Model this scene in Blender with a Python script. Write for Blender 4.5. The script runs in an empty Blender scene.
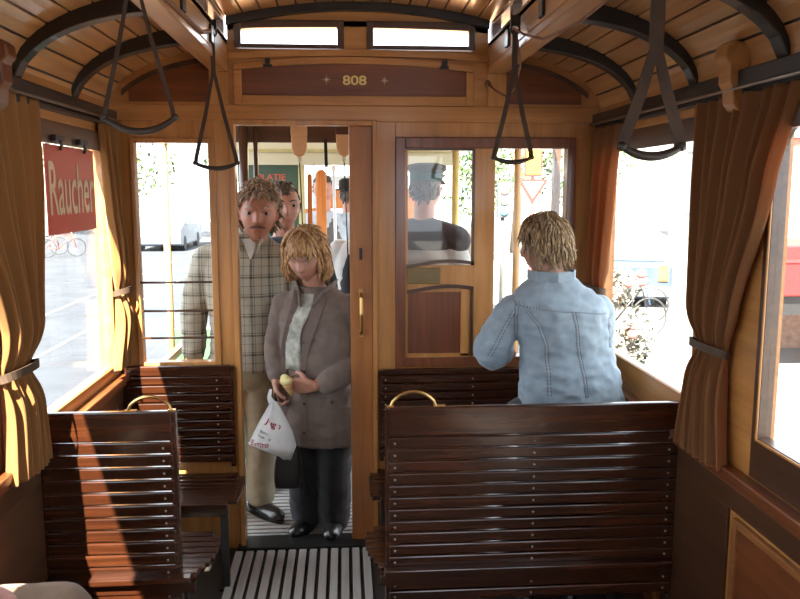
import bpy, math, random
from mathutils import Vector, Matrix, Euler, noise
from mathutils.bvhtree import BVHTree
PI = math.pi
random.seed(7)
SC = bpy.context.scene
COL = SC.collection
XL, XR, YB = -1.04, 1.185, 3.62          # inner faces of the side walls and of the end bulkhead

# ------------------------------------------------------------------ helpers
ORIG = {}
def sm(t): return max(0.0, min(1.0, t)) ** 2 * (3 - 2 * max(0.0, min(1.0, t)))
def lerp(a, b, t): return a + (b - a) * t

def tag(o, label=None, cat=None, group=None, kind=None):
    if label: o['label'] = label
    if cat: o['category'] = cat
    if group: o['group'] = group
    if kind: o['kind'] = kind
    return o
def thing(name, loc, label, cat, group=None):
    o = bpy.data.objects.new(name, None); COL.objects.link(o)
    o.location = loc; ORIG[o.name] = Vector(loc)
    o.empty_display_size = .1
    return tag(o, label, cat, group)

class MB:
    def __init__(s): s.v = []; s.f = []
    def add(s, vs, fs):
        n = len(s.v); s.v += [Vector(p) for p in vs]; s.f += [tuple(i + n for i in f) for f in fs]; return s
    def box(s, x0, x1, y0, y1, z0, z1):
        return s.add([(x0,y0,z0),(x1,y0,z0),(x1,y1,z0),(x0,y1,z0),(x0,y0,z1),(x1,y0,z1),(x1,y1,z1),(x0,y1,z1)],
                     [(0,3,2,1),(4,5,6,7),(0,1,5,4),(1,2,6,5),(2,3,7,6),(3,0,4,7)])
    def prism(s, pts, ax, a, b):
        """polygon extruded along an axis; pts are the two other coordinates in order"""
        n = len(pts)
        def P(p, h):
            q = list(p); q.insert(ax, h); return q
        vs = [P(p, a) for p in pts] + [P(p, b) for p in pts]
        fs = [tuple(range(n)), tuple(range(2*n-1, n-1, -1))] + [(i, i+n, (i+1) % n + n, (i+1) % n) for i in range(n)]
        return s.add(vs, fs)
    def strip(s, top, bot, ax, a, b):
        """band between two polylines (same length), extruded along an axis"""
        return s.prism(list(top) + list(reversed(list(bot))), ax, a, b)
    def frames(s, pts, closed=False):
        out = []; up = Vector((0,0,1))
        n = len(pts)
        for i in range(n):
            if closed: t = pts[(i+1) % n] - pts[i-1]
            else: t = pts[min(i+1, n-1)] - pts[max(i-1, 0)]
            if t.length < 1e-9: t = Vector((0,0,1))
            t.normalize()
            if i == 0:
                a = up if abs(t.z) < .9 else Vector((1,0,0))
                u = t.cross(a).normalized()
            else:
                u = out[-1][0]; u = (u - t * u.dot(t))
                u = u.normalized() if u.length > 1e-6 else t.orthogonal().normalized()
            out.append((u, t.cross(u)))
        return out
    def tube(s, pts, r, n=8, closed=False, flat=1.0):
        pts = [Vector(p) for p in pts]; m = len(pts)
        rr = r if isinstance(r, (list, tuple)) else [r]*m
        fr = s.frames(pts, closed); vs = []
        for p, q, (u, w) in zip(pts, rr, fr):
            for k in range(n):
                a = 2*PI*k/n; vs.append(p + u*math.cos(a)*q + w*math.sin(a)*q*flat)
        fs = []
        for i in range(m if closed else m-1):
            j = (i+1) % m
            for k in range(n):
                fs.append((i*n+k, i*n+(k+1) % n, j*n+(k+1) % n, j*n+k))
        if not closed: fs += [tuple(range(n-1, -1, -1)), tuple(range((m-1)*n, m*n))]
        return s.add(vs, fs)
    def ribbon(s, pts, w, t, side):
        """flat strap: width w along 'side', thickness t"""
        pts = [Vector(p) for p in pts]; side = Vector(side).normalized(); vs = []
        ww = w if isinstance(w, (list, tuple)) else [w]*len(pts)
        for i, p in enumerate(pts):
            d = (pts[min(i+1, len(pts)-1)] - pts[max(i-1, 0)]).normalized()
            sd = (side - d*side.dot(d)).normalized(); nn = d.cross(sd)
            for a, b in ((-1,-1),(1,-1),(1,1),(-1,1)): vs.append(p + sd*a*ww[i]/2 + nn*b*t/2)
        m = len(pts); fs = [(3,2,1,0), tuple(4*(m-1)+k for k in range(4))]
        for i in range(m-1):
            for k in range(4): fs.append((i*4+k, i*4+(k+1) % 4, i*4+4+(k+1) % 4, i*4+4+k))
        return s.add(vs, fs)
    def lathe(s, c, prof, n=24, axis=2):
        vs = []; c = Vector(c)
        for r, h in prof:
            for k in range(n):
                a = 2*PI*k/n; q = [math.cos(a)*r, math.sin(a)*r]; q.insert(axis, h); vs.append(c + Vector(q))
        fs = [tuple(range(n-1, -1, -1)), tuple(range((len(prof)-1)*n, len(prof)*n))]
        for i in range(len(prof)-1):
            for k in range(n): fs.append((i*n+k, i*n+(k+1) % n, (i+1)*n+(k+1) % n, (i+1)*n+k))
        return s.add(vs, fs)
    def ell(s, c, r, M=None, nu=20, nv=12, fn=None):
        c = Vector(c); vs = [None]*0
        for j in range(1, nv):
            t = PI*j/nv
            for k in range(nu):
                a = 2*PI*k/nu; vs.append(Vector((math.sin(t)*math.cos(a), math.sin(t)*math.sin(a), math.cos(t))))
        vs += [Vector((0,0,1)), Vector((0,0,-1))]
        if fn: vs = [Vector(fn(p)) for p in vs]
        else: vs = [Vector((p.x*r[0], p.y*r[1], p.z*r[2])) for p in vs]
        if M is not None: vs = [M @ p for p in vs]
        vs = [c + p for p in vs]; top = (nv-1)*nu; fs = []
        for j in range(nv-2):
            for k in range(nu): fs.append((j*nu+k, (j+1)*nu+k, (j+1)*nu+(k+1) % nu, j*nu+(k+1) % nu))
        for k in range(nu):
            fs.append((top, k, (k+1) % nu)); fs.append((top+1, (nv-2)*nu+(k+1) % nu, (nv-2)*nu+k))
        return s.add(vs, fs)
    def rings(s, rs, n=28, sq=2.0):
        """closed loft of horizontal superellipses (cx,cy,z,rx,ry)"""
        out = []; m = len(rs); R = []
        for i in range(m-1):
            for q in range(4):
                t = q/4; a, b = rs[i], rs[i+1]; p, c = rs[max(i-1,0)], rs[min(i+2,m-1)]
                R.append([0.5*((2*a[k]) + (b[k]-p[k])*t + (2*p[k]-5*a[k]+4*b[k]-c[k])*t*t + (3*a[k]-p[k]-3*b[k]+c[k])*t**3) for k in range(5)])
        R.append(list(rs[-1])); vs = []
        for cx, cy, z, rx, ry in R:
            for k in range(n):
                a = 2*PI*k/n; ca, sa = math.cos(a), math.sin(a)
                vs.append((cx + rx*math.copysign(abs(ca)**(2/sq), ca), cy + ry*math.copysign(abs(sa)**(2/sq), sa), z))
        up = R[-1][2] > R[0][2]; m = len(R)
        fs = [tuple(range(n-1, -1, -1)), tuple(range((m-1)*n, m*n))]
        for i in range(m-1):
            for k in range(n): fs.append((i*n+k, i*n+(k+1) % n, (i+1)*n+(k+1) % n, (i+1)*n+k))
        if not up: fs = [tuple(reversed(f)) for f in fs]
        return s.add(vs, fs)
    def limb(s, pts, rads, n=16):
        """smooth tapered limb with round ends"""
        pts = [Vector(p) for p in pts]
        P, Rr = [], []; m = len(pts)
        for i in range(m-1):
            a, b = pts[i], pts[i+1]; p0 = pts[max(i-1,0)]; p3 = pts[min(i+2,m-1)]
            for q in range(6):
                t = q/6; lin = a.lerp(b, t)
                cr = 0.5*((2*a) + (b-p0)*t + (2*p0-5*a+4*b-p3)*t*t + (3*a-p0-3*b+p3)*t**3)
                P.append(lin.lerp(cr, .6)); Rr.append(lerp(rads[i], rads[i+1], t))
        P.append(pts[-1]); Rr.append(rads[-1])
        s.tube(P, Rr, n); s.ell(P[0], [Rr[0]]*3, nu=n, nv=8); s.ell(P[-1], [Rr[-1]]*3, nu=n, nv=8)
        return s
    def xf(s, M): s.v = [M @ p for p in s.v]; return s
    def build(s, name, mat, parent=None, smooth=False, bevel=0, org=None, solid=0, seg=2):
        if org is None:
            if parent is not None: org = ORIG[parent.name]
            else:
                xs = [p.x for p in s.v]; ys = [p.y for p in s.v]; zs = [p.z for p in s.v]
                org = Vector(((min(xs)+max(xs))/2, (min(ys)+max(ys))/2, min(zs)))
        me = bpy.data.meshes.new(name)
        me.from_pydata([tuple(p - org) for p in s.v], [], s.f); me.update()
        if smooth: me.polygons.foreach_set('use_smooth', [True]*len(me.polygons))
        me.materials.append(mat)
        o = bpy.data.objects.new(name, me); COL.objects.link(o)
        if parent is not None: o.parent = parent
        else: o.location = org
        ORIG[o.name] = Vector(org)
        if solid:
            m = o.modifiers.new('s', 'SOLIDIFY'); m.thickness = solid; m.offset = 0
        if bevel:
            m = o.modifiers.new('b', 'BEVEL'); m.width = bevel; m.segments = seg; m.limit_method = 'ANGLE'; m.angle_limit = math.radians(40)
        return o
    def sculpt(s, name, mat, parent, voxel=.006, smooth=4, rough=0, rscale=.12, org=None, M=None):
        """union of closed shapes -> one continuous surface"""
        if M is not None: s.xf(M)
        if org is None: org = ORIG[parent.name]
        me = bpy.data.meshes.new('t'); me.from_pydata([tuple(p) for p in s.v], [], s.f); me.update()
        t = bpy.data.objects.new('t', me); COL.objects.link(t)
        m = t.modifiers.new('r', 'REMESH'); m.mode = 'VOXEL'; m.voxel_size = voxel; m.use_smooth_shade = True
        m = t.modifiers.new('s', 'SMOOTH'); m.iterations = smooth; m.factor = .5
        dg = bpy.context.evaluated_depsgraph_get(); dg.update()
        out = bpy.data.meshes.new_from_object(t.evaluated_get(dg))
        bpy.data.objects.remove(t); bpy.data.meshes.remove(me)
        if rough:
            nr = [v.normal.copy() for v in out.vertices]
            for v, n_ in zip(out.vertices, nr):
                p = v.co / rscale
                a = noise.noise(p) + .5*noise.noise(Vector((p.x*1.6, p.y*1.6, p.z*3.2)))
                rdg = 1 - abs(noise.noise(Vector((p.x*.9+p.z*.5, p.y*.9, p.z*1.5)) + Vector((5,5,5))))*2.2
                v.co += n_ * rough * (a*.6 + rdg*.4)
        for v in out.vertices: v.co -= org
        out.name = name; out.materials.clear(); out.materials.append(mat)
        out.polygons.foreach_set('use_smooth', [True]*len(out.polygons)); out.update()
        o = bpy.data.objects.new(name, out); COL.objects.link(o); o.parent = parent; ORIG[o.name] = Vector(org)
        return o

def text_mesh(name, body, mat, parent, org, xd, ud, w, h, ext=.001, bold=0.0):
    cu = bpy.data.curves.new('t', 'FONT'); cu.body = body; cu.size = 1; cu.extrude = .5; cu.offset = bold
    t = bpy.data.objects.new('t', cu); COL.objects.link(t)
    dg = bpy.context.evaluated_depsgraph_get(); dg.update()
    me = bpy.data.meshes.new_from_object(t.evaluated_get(dg)); bpy.data.objects.remove(t)
    xs = [v.co.x for v in me.vertices]; ys = [v.co.y for v in me.vertices]
    x0, x1, y0, y1 = min(xs), max(xs), min(ys), max(ys)
    xd = Vector(xd).normalized(); ud = Vector(ud).normalized(); nd = xd.cross(ud)
    po = ORIG[parent.name] if parent else Vector((0,0,0))
    for v in me.vertices:
        v.co = Vector(org) + xd*((v.co.x-x0)/(x1-x0)*w) + ud*((v.co.y-y0)/(y1-y0)*h) + nd*(v.co.z*2*ext) - po
    me.materials.clear(); me.materials.append(mat); me.name = name
    o = bpy.data.objects.new(name, me); COL.objects.link(o)
    if parent: o.parent = parent
    ORIG[o.name] = po
    return o

# ------------------------------------------------------------------ materials
def nodes(name):
    m = bpy.data.materials.new(name); m.use_nodes = True
    nt = m.node_tree; b = nt.nodes['Principled BSDF']; return m, nt, b
def ramp(nt, fac, stops):
    r = nt.nodes.new('ShaderNodeValToRGB'); e = r.color_ramp.elements
    while len(e) < len(stops): e.new(.5)
    for q, (p, c) in zip(e, stops): q.position = p; q.color = (*c, 1)
    nt.links.new(fac, r.inputs[0]); return r.outputs[0]
def coords(nt, scale=(1,1,1)):
    tc = nt.nodes.new('ShaderNodeTexCoord'); mp = nt.nodes.new('ShaderNodeMapping')
    mp.inputs['Scale'].default_value = scale; nt.links.new(tc.outputs['Object'], mp.inputs[0]); return mp.outputs[0]
def wood(name, lo, mid, hi, axis=2, rough=.35, coat=.4, s=1.0, bump=.15, pitch=None):
    m, nt, b = nodes(name)
    sc = [22*s]*3; sc[axis] = 1.3*s
    c = coords(nt, sc)
    n = nt.nodes.new('ShaderNodeTexNoise'); n.inputs['Scale'].default_value = 1.0; n.inputs['Detail'].default_value = 6; n.inputs['Roughness'].default_value = .62
    n.inputs['Distortion'].default_value = .8; nt.links.new(c, n.inputs[0])
    big = nt.nodes.new('ShaderNodeTexNoise'); big.inputs['Scale'].default_value = 2.3; big.inputs['Detail'].default_value = 2
    nt.links.new(coords(nt), big.inputs[0])
    mix = nt.nodes.new('ShaderNodeMix'); mix.inputs[0].default_value = .35
    nt.links.new(n.outputs[0], mix.inputs[2]); nt.links.new(big.outputs[0], mix.inputs[3])
    col = ramp(nt, mix.outputs[0], [(.32, lo), (.5, mid), (.68, hi)])
    nt.links.new(col, b.inputs['Base Color'])
    b.inputs['Roughness'].default_value = rough; b.inputs['Coat Weight'].default_value = coat; b.inputs['Coat Roughness'].default_value = .12
    bp = nt.nodes.new('ShaderNodeBump'); bp.inputs['Strength'].default_value = bump; bp.inputs['Distance'].default_value = .002
    nt.links.new(n.outputs[0], bp.inputs['Height']); nt.links.new(bp.outputs[0], b.inputs['Normal'])
    return m
def plain(name, c, rough=.5, metal=0, var=.12, scale=8, coat=0, bump=0, sheen=0):
    m, nt, b = nodes(name)
    n = nt.nodes.new('ShaderNodeTexNoise'); n.inputs['Scale'].default_value = scale; n.inputs['Detail'].default_value = 4
    nt.links.new(coords(nt), n.inputs[0])
    lo = tuple(x*(1-var) for x in c); hi = tuple(min(1, x*(1+var)) for x in c)
    nt.links.new(ramp(nt, n.outputs[0], [(.3, lo), (.7, hi)]), b.inputs['Base Color'])
    b.inputs['Roughness'].default_value = rough; b.inputs['Metallic'].default_value = metal
    b.inputs['Coat Weight'].default_value = coat; b.inputs['Sheen Weight'].default_value = sheen
    if bump:
        bp = nt.nodes.new('ShaderNodeBump'); bp.inputs['Strength'].default_value = bump; bp.inputs['Distance'].default_value = .003
        nt.links.new(n.outputs[0], bp.inputs['Height']); nt.links.new(bp.outputs[0], b.inputs['Normal'])
    return m
def cloth(name, c, var=.1, weave=900, bump=.3, rough=.9):
    m = plain(name, c, rough, 0, var, 30, bump=bump, sheen=.15); return m
def skin(name, c):
    m = plain(name, c, .5, 0, .10, 14)
    b = m.node_tree.nodes['Principled BSDF']
    b.inputs['Subsurface Weight'].default_value = .15; b.inputs['Subsurface Radius'].default_value = (.02,.008,.004)
    b.inputs['Subsurface Scale'].default_value = .5
    return m
def hairmat(name, lo, hi):
    m, nt, b = nodes(name)
    n = nt.nodes.new('ShaderNodeTexNoise'); n.inputs['Scale'].default_value = 1; n.inputs['Detail'].default_value = 5
    nt.links.new(coords(nt, (110,110,26)), n.inputs[0])
    nt.links.new(ramp(nt, n.outputs[0], [(.35, lo), (.65, hi)]), b.inputs['Base Color'])
    b.inputs['Roughness'].default_value = .5; b.inputs['Sheen Weight'].default_value = .08
    bp = nt.nodes.new('ShaderNodeBump'); bp.inputs['Strength'].default_value = .6; bp.inputs['Distance'].default_value = .004
    nt.links.new(n.outputs[0], bp.inputs['Height']); nt.links.new(bp.outputs[0], b.inputs['Normal'])
    return m
def glass_mat(name, tint=(1,1,1), ior=1.45):
    m = bpy.data.materials.new(name); m.use_nodes = True; nt = m.node_tree; nt.nodes.clear()
    o = nt.nodes.new('ShaderNodeOutputMaterial'); mx = nt.nodes.new('ShaderNodeMixShader')
    t = nt.nodes.new('ShaderNodeBsdfTransparent'); t.inputs[0].default_value = (*tint, 1)
    g = nt.nodes.new('ShaderNodeBsdfGlossy'); g.inputs['Roughness'].default_value = .02
    lw = nt.nodes.new('ShaderNodeLayerWeight'); lw.inputs[0].default_value = .5
    pw = nt.nodes.new('ShaderNodeMath'); pw.operation = 'POWER'; pw.inputs[1].default_value = 4.0
    ma = nt.nodes.new('ShaderNodeMath'); ma.operation = 'MULTIPLY_ADD'; ma.inputs[1].default_value = .45; ma.inputs[2].default_value = .025
    nt.links.new(lw.outputs['Facing'], pw.inputs[0]); nt.links.new(pw.outputs[0], ma.inputs[0])
    nt.links.new(ma.outputs[0], mx.inputs[0]); nt.links.new(t.outputs[0], mx.inputs[1]); nt.links.new(g.outputs[0], mx.inputs[2])
    nt.links.new(mx.outputs[0], o.inputs[0]); return m
def curtain_mat(name, c, tr, w=.35):
    m = bpy.data.materials.new(name); m.use_nodes = True; nt = m.node_tree; b = nt.nodes['Principled BSDF']
    n = nt.nodes.new('ShaderNodeTexNoise'); n.inputs['Scale'].default_value = 1; n.inputs['Detail'].default_value = 4
    nt.links.new(coords(nt, (420,420,420)), n.inputs[0])
    nt.links.new(ramp(nt, n.outputs[0], [(.3, tuple(x*.85 for x in c)), (.7, tuple(x*1.15 for x in c))]), b.inputs['Base Color'])
    b.inputs['Roughness'].default_value = .85; b.inputs['Sheen Weight'].default_value = .2
    t = nt.nodes.new('ShaderNodeBsdfTranslucent'); t.inputs[0].default_value = (*tr, 1)
    mx = nt.nodes.new('ShaderNodeMixShader'); mx.inputs[0].default_value = w
    o = nt.nodes['Material Output']
    nt.links.new(b.outputs[0], mx.inputs[1]); nt.links.new(t.outputs[0], mx.inputs[2]); nt.links.new(mx.outputs[0], o.inputs[0])
    return m
def plaid_mat(name):
    """cream shirt cloth with dark olive and thin brown stripes both ways"""
    m, nt, b = nodes(name)
    sp = nt.nodes.new('ShaderNodeSeparateXYZ'); nt.links.new(coords(nt), sp.inputs[0])
    def M(op, a, bb=None):
        n = nt.nodes.new('ShaderNodeMath'); n.operation = op
        for i, q in enumerate((a, bb)):
            if q is None: continue
            if isinstance(q, (int, float)): n.inputs[i].default_value = q
            else: nt.links.new(q, n.inputs[i])
        return n.outputs[0]
    def band(src, period, lo, hi):
        f = M('FRACT', M('DIVIDE', M('ADD', src, 10), period)); return M('MULTIPLY', M('GREATER_THAN', f, lo), M('LESS_THAN', f, hi))
    X, Z = sp.outputs[0], sp.outputs[2]
    sx = M('ADD', M('ADD', band(X, .088, .1, .24), band(X, .088, .30, .35)), band(X, .088, .72, .76))
    sz = M('ADD', M('ADD', band(Z, .098, .1, .20), band(Z, .098, .26, .30)), band(Z, .098, .7, .73))
    d = M('MINIMUM', M('MULTIPLY', M('ADD', sx, sz), .55), 1.0)
    mx = nt.nodes.new('ShaderNodeMix'); mx.data_type = 'RGBA'
    mx.inputs[6].default_value = (.36,.33,.26,1); mx.inputs[7].default_value = (.04,.042,.035,1)
    nt.links.new(d, mx.inputs[0]); nt.links.new(mx.outputs[2], b.inputs['Base Color']); b.inputs['Roughness'].default_value = .9
    return m

honey = {a: wood('honey_oak_%d' % a, (.31,.125,.029), (.44,.19,.050), (.55,.265,.085), a, rough=.38) for a in (0,1,2)}
ceilw = wood('ceiling_pine', (.33,.145,.045), (.50,.235,.08), (.64,.34,.13), 1, rough=.3, coat=.5, s=.8)
mahog = {a: wood('mahogany_%d' % a, (.085,.022,.008), (.16,.045,.014), (.24,.075,.022), a, rough=.32) for a in (0,1,2)}
darkw = {a: wood('dark_walnut_%d' % a, (.035,.014,.006), (.065,.026,.011), (.10,.042,.018), a, rough=.35) for a in (0,1,2)}
benchw = wood('dark_varnished_bench_wood', (.017,.0050,.0020), (.036,.0098,.0035), (.070,.020,.0065), 0, rough=.22, coat=.5, s=1.3, bump=.5)
ribm = plain('black_varnished_rib', (.010,.007,.005), .4, coat=.25)
blackm = plain('black_iron', (.012,.011,.011), .4)
brass = plain('aged_brass', (.55,.34,.12), .3, metal=1)
steel = plain('dull_steel', (.35,.33,.30), .35, metal=1)
gold = plain('gold_leaf_paint', (.75,.56,.20), .4, metal=.1)
creamp = plain('cream_number_paint', (.62,.55,.36), .5)
leather = plain('brown_leather', (.055,.032,.020), .75, var=.3, bump=.3)
darkhandle = plain('dark_strap_handle', (.035,.024,.018), .5, coat=.1)
signred = plain('red_enamel', (.52,.045,.02), .4, var=.08, scale=3)
signtxt = plain('faded_sign_lettering', (.70,.52,.36), .5)
glass = glass_mat('window_glass', (.97,.98,.97), 1.5)
curt = curtain_mat('brown_gold_curtain_cloth', (.24,.105,.032), (.75,.25,.04), .36)
curt_g = curtain_mat('golden_curtain_cloth', (.27,.115,.026), (.55,.22,.04), .15)
tie = plain('curtain_band', (.07,.04,.022), .8)
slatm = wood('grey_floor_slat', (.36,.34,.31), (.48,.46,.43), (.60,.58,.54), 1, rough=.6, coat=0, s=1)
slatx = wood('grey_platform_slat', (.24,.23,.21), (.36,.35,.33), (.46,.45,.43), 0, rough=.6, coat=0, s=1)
floorm = plain('dark_floor_boards', (.035,.03,.026), .6)

mouldw = wood('moulding_wood', (.16,.055,.016), (.24,.085,.026), (.33,.13,.04), 1)
def st(o, label=None): o['kind'] = 'structure'; return tag(o, label)

# ------------------------------------------------------------------ floor and ground
st(MB().box(XL-.06, XR+.06, -1.6, YB+.06, -.05, 0).build('floor', floorm))
t = MB()
x = -.535
while x < .09:
    t.box(x, x+.034, 1.4, YB-.06, .0, .014); x += .0505
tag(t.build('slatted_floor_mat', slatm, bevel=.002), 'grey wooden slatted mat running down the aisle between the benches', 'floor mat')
st(MB().box(-.53, .15, YB-.05, YB+.09, 0, .022).build('trim_1', blackm, bevel=.004), 'black door threshold')
pf = MB().box(-1.05, 1.16, YB+.07, 5.0, -.10, -.01)
st(pf.build('platform_base', floorm))
t = MB(); y = YB+.11
while y < 4.93:
    t.box(-1.0, 1.1, y, y+.034, -.01, .006); y += .047
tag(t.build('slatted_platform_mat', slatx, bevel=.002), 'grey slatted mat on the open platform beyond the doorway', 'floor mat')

# ------------------------------------------------------------------ side walls
def side(sgn, X, nm):
    """sgn -1 left, +1 right; X inner face"""
    def bx(mb, t0, t1, y0, y1, z0, z1):      # t = distance out from the inner face
        a, b = X + sgn*t0, X + sgn*t1
        mb.box(min(a,b), max(a,b), y0, y1, z0, z1)
    y0w = -1.5
    wins = [(2.50, 3.55), (1.08, 2.13 if sgn > 0 else 2.30), (-.34, .71), (-1.36, -.72)]
    w = MB()
    bx(w, 0, .07, y0w, YB+.06, .0, .885); bx(w, 0, .07, y0w, YB+.06, 1.93, 2.16)
    prev = YB+.06
    for a, b in wins:
        bx(w, 0, .07, b, prev, .885, 1.93); prev = a
    bx(w, 0, .07, y0w, prev, .885, 1.93)
    wall = st(w.build('wall_' + nm, honey[1]))
    # cornice and dark lintel
    m = MB(); bx(m, -.035, 0, y0w, YB, 2.02, 2.068); bx(m, -.02, 0, y0w, YB, 1.998, 2.02)
    st(m.build('trim_cornice_' + nm, ribm, wall, bevel=.004))
    m = MB(); bx(m, -.012, 0, y0w, YB, 1.885, 1.965)
    m.build('lintel', darkw[1], wall, bevel=.003)
    # sill ledge + rails of the panelling
    m = MB(); bx(m, -.045, .0, y0w, YB, .855, .885); bx(m, -.03, 0, y0w, YB, .83, .855)
    m.build('sill', mahog[1], wall, bevel=.006)
    m = MB(); bx(m, -.012, 0, y0w, YB, .75, .83); bx(m, -.012, 0, y0w, YB, 0, .12)
    for a, b in [(2.22,2.68),(.80,1.0),(-.6,-.4)]: bx(m, -.012, 0, a, b, .12, .75)
    bx(m, -.012, 0, YB-.08, YB, .12, .75)
    m.build('panel_rail', darkw[1], wall, bevel=.003)
    for a, b in [(2.70,3.52),(1.02,2.2),(-.38,.78)]:
        m = MB(); bx(m, -.006, 0, a+.02, b-.02, .14, .735)
        m.build('wall_panel', mahog[1], wall, bevel=.003)
        m = MB()
        for q in ((a+.02,a+.045,.14,.735),(b-.045,b-.02,.14,.735),(a+.045,b-.045,.14,.165),(a+.045,b-.045,.71,.735)):
            bx(m, -.018, 0, q[0], q[1], q[2], q[3])
        m.build('moulding', mouldw, wall, bevel=.004)
    for a, b in [(2.28,2.36) if sgn > 0 else (2.34,2.42),(.86,.94)]:
        m = MB(); bx(m, -.02, 0, a, b, .885, 2.03); m.build('pillar', mahog[2], wall, bevel=.004)
    # windows
    zb = .94 if sgn < 0 else 1.01
    for i, (a, b) in enumerate(wins):
        n = i + 1 + (0 if sgn < 0 else 4)
        fm = MB(); f = .035
        bx(fm, .0, .04, a, a+f, .885, 1.93); bx(fm, .0, .04, b-f, b, .885, 1.93)
        bx(fm, .0, .04, a+f, b-f, .885, zb); bx(fm, .0, .04, a+f, b-f, 1.895, 1.93)
        # rounded upper corners
        for (cy, s2) in ((a+f, 1), (b-f, -1)):
            r = .07; pts = [(cy, 1.895)]
            for k in range(7):
                an = PI/2*k/6; pts.append((cy + s2*(r - r*math.sin(an)), 1.895 - r + r*math.cos(an)))
            x_ = X + sgn*.005; x2 = X + sgn*.035
            fm.prism(pts, 0, min(x_, x2), max(x_, x2))
        fr = st(fm.build('window_%d' % n, honey[1] if i == 0 else darkw[1], bevel=.004))
        gm = MB(); bx(gm, -.006, 0, a+f-.008, a+f, zb-.01, 1.90); bx(gm, -.006, 0, b-f, b-f+.008, zb-.01, 1.90); bx(gm, -.006, 0, a+f, b-f, zb-.01, zb-.002)
        gm.build('bead', honey[2], fr, bevel=.002)
        p = MB(); bx(p, .018, .022, a+f, b-f, zb, 1.895); p.build('pane', glass, fr)
    return wall
wl = side(-1, XL, 'left'); wr = side(1, XR, 'right')

# ------------------------------------------------------------------ roof
CX = (XL+XR)/2
BI, BO = .585, .665                    # roof beam inner / outer distance from the centre line
def vault(u):                          # u: distance from centre line -> z of plank soffit
    a = (XR-XL)/2 + .005
    t = min(1, (a - u) / .60)
    return 2.068 + .282*math.sqrt(max(0, 1-(1-t)**2))
def top(u): return 2.545 - .075*(u/.6)**2
def ceil_strip(us, zf, nm, w=.078, par=None):
    m = MB(); s0 = us[0]
    # accumulate by arc length, a V groove between boards
    N = 240; P = [(lerp(us[0], us[1], i/N), 0) for i in range(N+1)]
    P = [(CX + u, zf(abs(u))) for u, _ in P]
    cur = [P[0]]; acc = 0; boards = []
    for i in range(N):
        acc += math.hypot(P[i+1][0]-P[i][0], P[i+1][1]-P[i][1])
        cur.append(P[i+1])
        if acc >= w: boards.append(cur); cur = [P[i+1]]; acc = 0
    if len(cur) > 2: boards.append(cur)
    for k, bd in enumerate(boards):
        (x0, z0), (x1, z1) = bd[0], bd[-1]
        dx, dz = x1-x0, z1-z0; L = math.hypot(dx, dz); e = .0035/L
        a = (x0+dx*e, z0+dz*e); b = (x1-dx*e, z1-dz*e)
        mid = bd[len(bd)//2]
        nx, nz = -dz/L, dx/L
        if nz < 0: nx, nz = -nx, -nz
        T = .014
        m.prism([a, mid, b, (b[0]+nx*T, b[1]+nz*T), (mid[0]+nx*T, mid[1]+nz*T), (a[0]+nx*T, a[1]+nz*T)], 1, -1.55, YB+.0)
    # dark underlay behind the gaps
    top_ = [(p[0], p[1]+.03) for p in P[::12]]; bot = [(p[0], p[1]+.012) for p in P[::12]]
    o = st(m.build(nm, ceilw, par, bevel=.0025))
    q = MB().strip(top_, bot, 1, -1.55, YB+.0); st(q.build('roof_deck', ribm, o))
    return o
c0 = ceil_strip((-((XR-XL)/2+.03), -BI), vault, 'ceiling')
ceil_strip((BI, (XR-XL)/2+.03), vault, 'ceiling_right')
ceil_strip((-BO, BO), top, 'ceiling_top', par=None)
# ribs
def rib(y, k):
    for sg in (-1, 1):
        us = [lerp((XR-XL)/2+.0, BI-.01, i/16) for i in range(17)]
        t_ = [(CX+sg*u, vault(u)+.006) for u in us]
        b_ = [(CX+sg*u, vault(u)-.052 + .010*math.cos(i/16*PI)) for i, u in enumerate(us)]
        if sg > 0: pass
        st(MB().strip(t_, b_, 1, y-.028, y+.028).build('trim_rib_%d' % k, ribm, bevel=.003)); k += 1
    return k
k = 1
for y in (3.17, 2.63, 2.085, 1.54, .99, .45, -.1, -.65): k = rib(y, k)
# roof beams (clerestory sills), posts, side lights
for sg, nm in ((-1, 'left'), (1, 'right')):
    a, b = CX + sg*BI, CX + sg*BO; x0, x1 = min(a,b), max(a,b)
    m = MB().box(x0, x1, -1.55, YB, 2.245, 2.275).box(x0+.006 if sg < 0 else x0+.0, x1-.0 if sg < 0 else x1-.006, -1.55, YB, 2.275, 2.385)
    bm_ = st(m.build('trim_beam_' + nm, honey[1], bevel=.004))
    c = CX + sg*(BI+.03)
    m = MB().box(c-.02, c+.02, -1.55, YB, 2.385, 2.40).box(c-.02, c+.02, -1.55, YB, 2.455, 2.50)
    y = YB - .02
    posts = []
    while y > -1.5: posts.append(y); y -= .42
    for y in posts: m.box(c-.02, c+.02, y-.03, y+.02, 2.40, 2.46)
    m.build('light_frame', darkw[1], bm_, bevel=.002)
    MB().box(c-.002, c+.002, -1.55, YB-.03, 2.40, 2.46).build('pane', glass, bm_)

# ------------------------------------------------------------------ end bulkhead
Y0, Y1 = YB, YB+.055
w = MB()
def bb(m, x0, x1, z0, z1, y0=Y0, y1=Y1): m.box(x0, x1, y0, y1, z0, z1)
bb(w, XL, -.955, 0, 2.03); bb(w, -.955, -.585, 0, .915); bb(w, -.955, -.585, 1.95, 2.03); bb(w, -.585, -.495, 0, 2.03)
bb(w, .135, .235, 0, 2.03); bb(w, .235, 1.075, 0, .885); bb(w, .235, 1.075, 1.96, 2.03); bb(w, 1.075, XR, 0, 2.03)
bb(w, -.495, .135, 2.02, 2.03)
bulk = st(w.build('wall_back', honey[2], bevel=.002))
m = MB(); bb(m, XL, XR, 2.03, 2.10, Y0-.006, Y1); m.build('header_rail', honey[0], bulk, bevel=.003)
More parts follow.
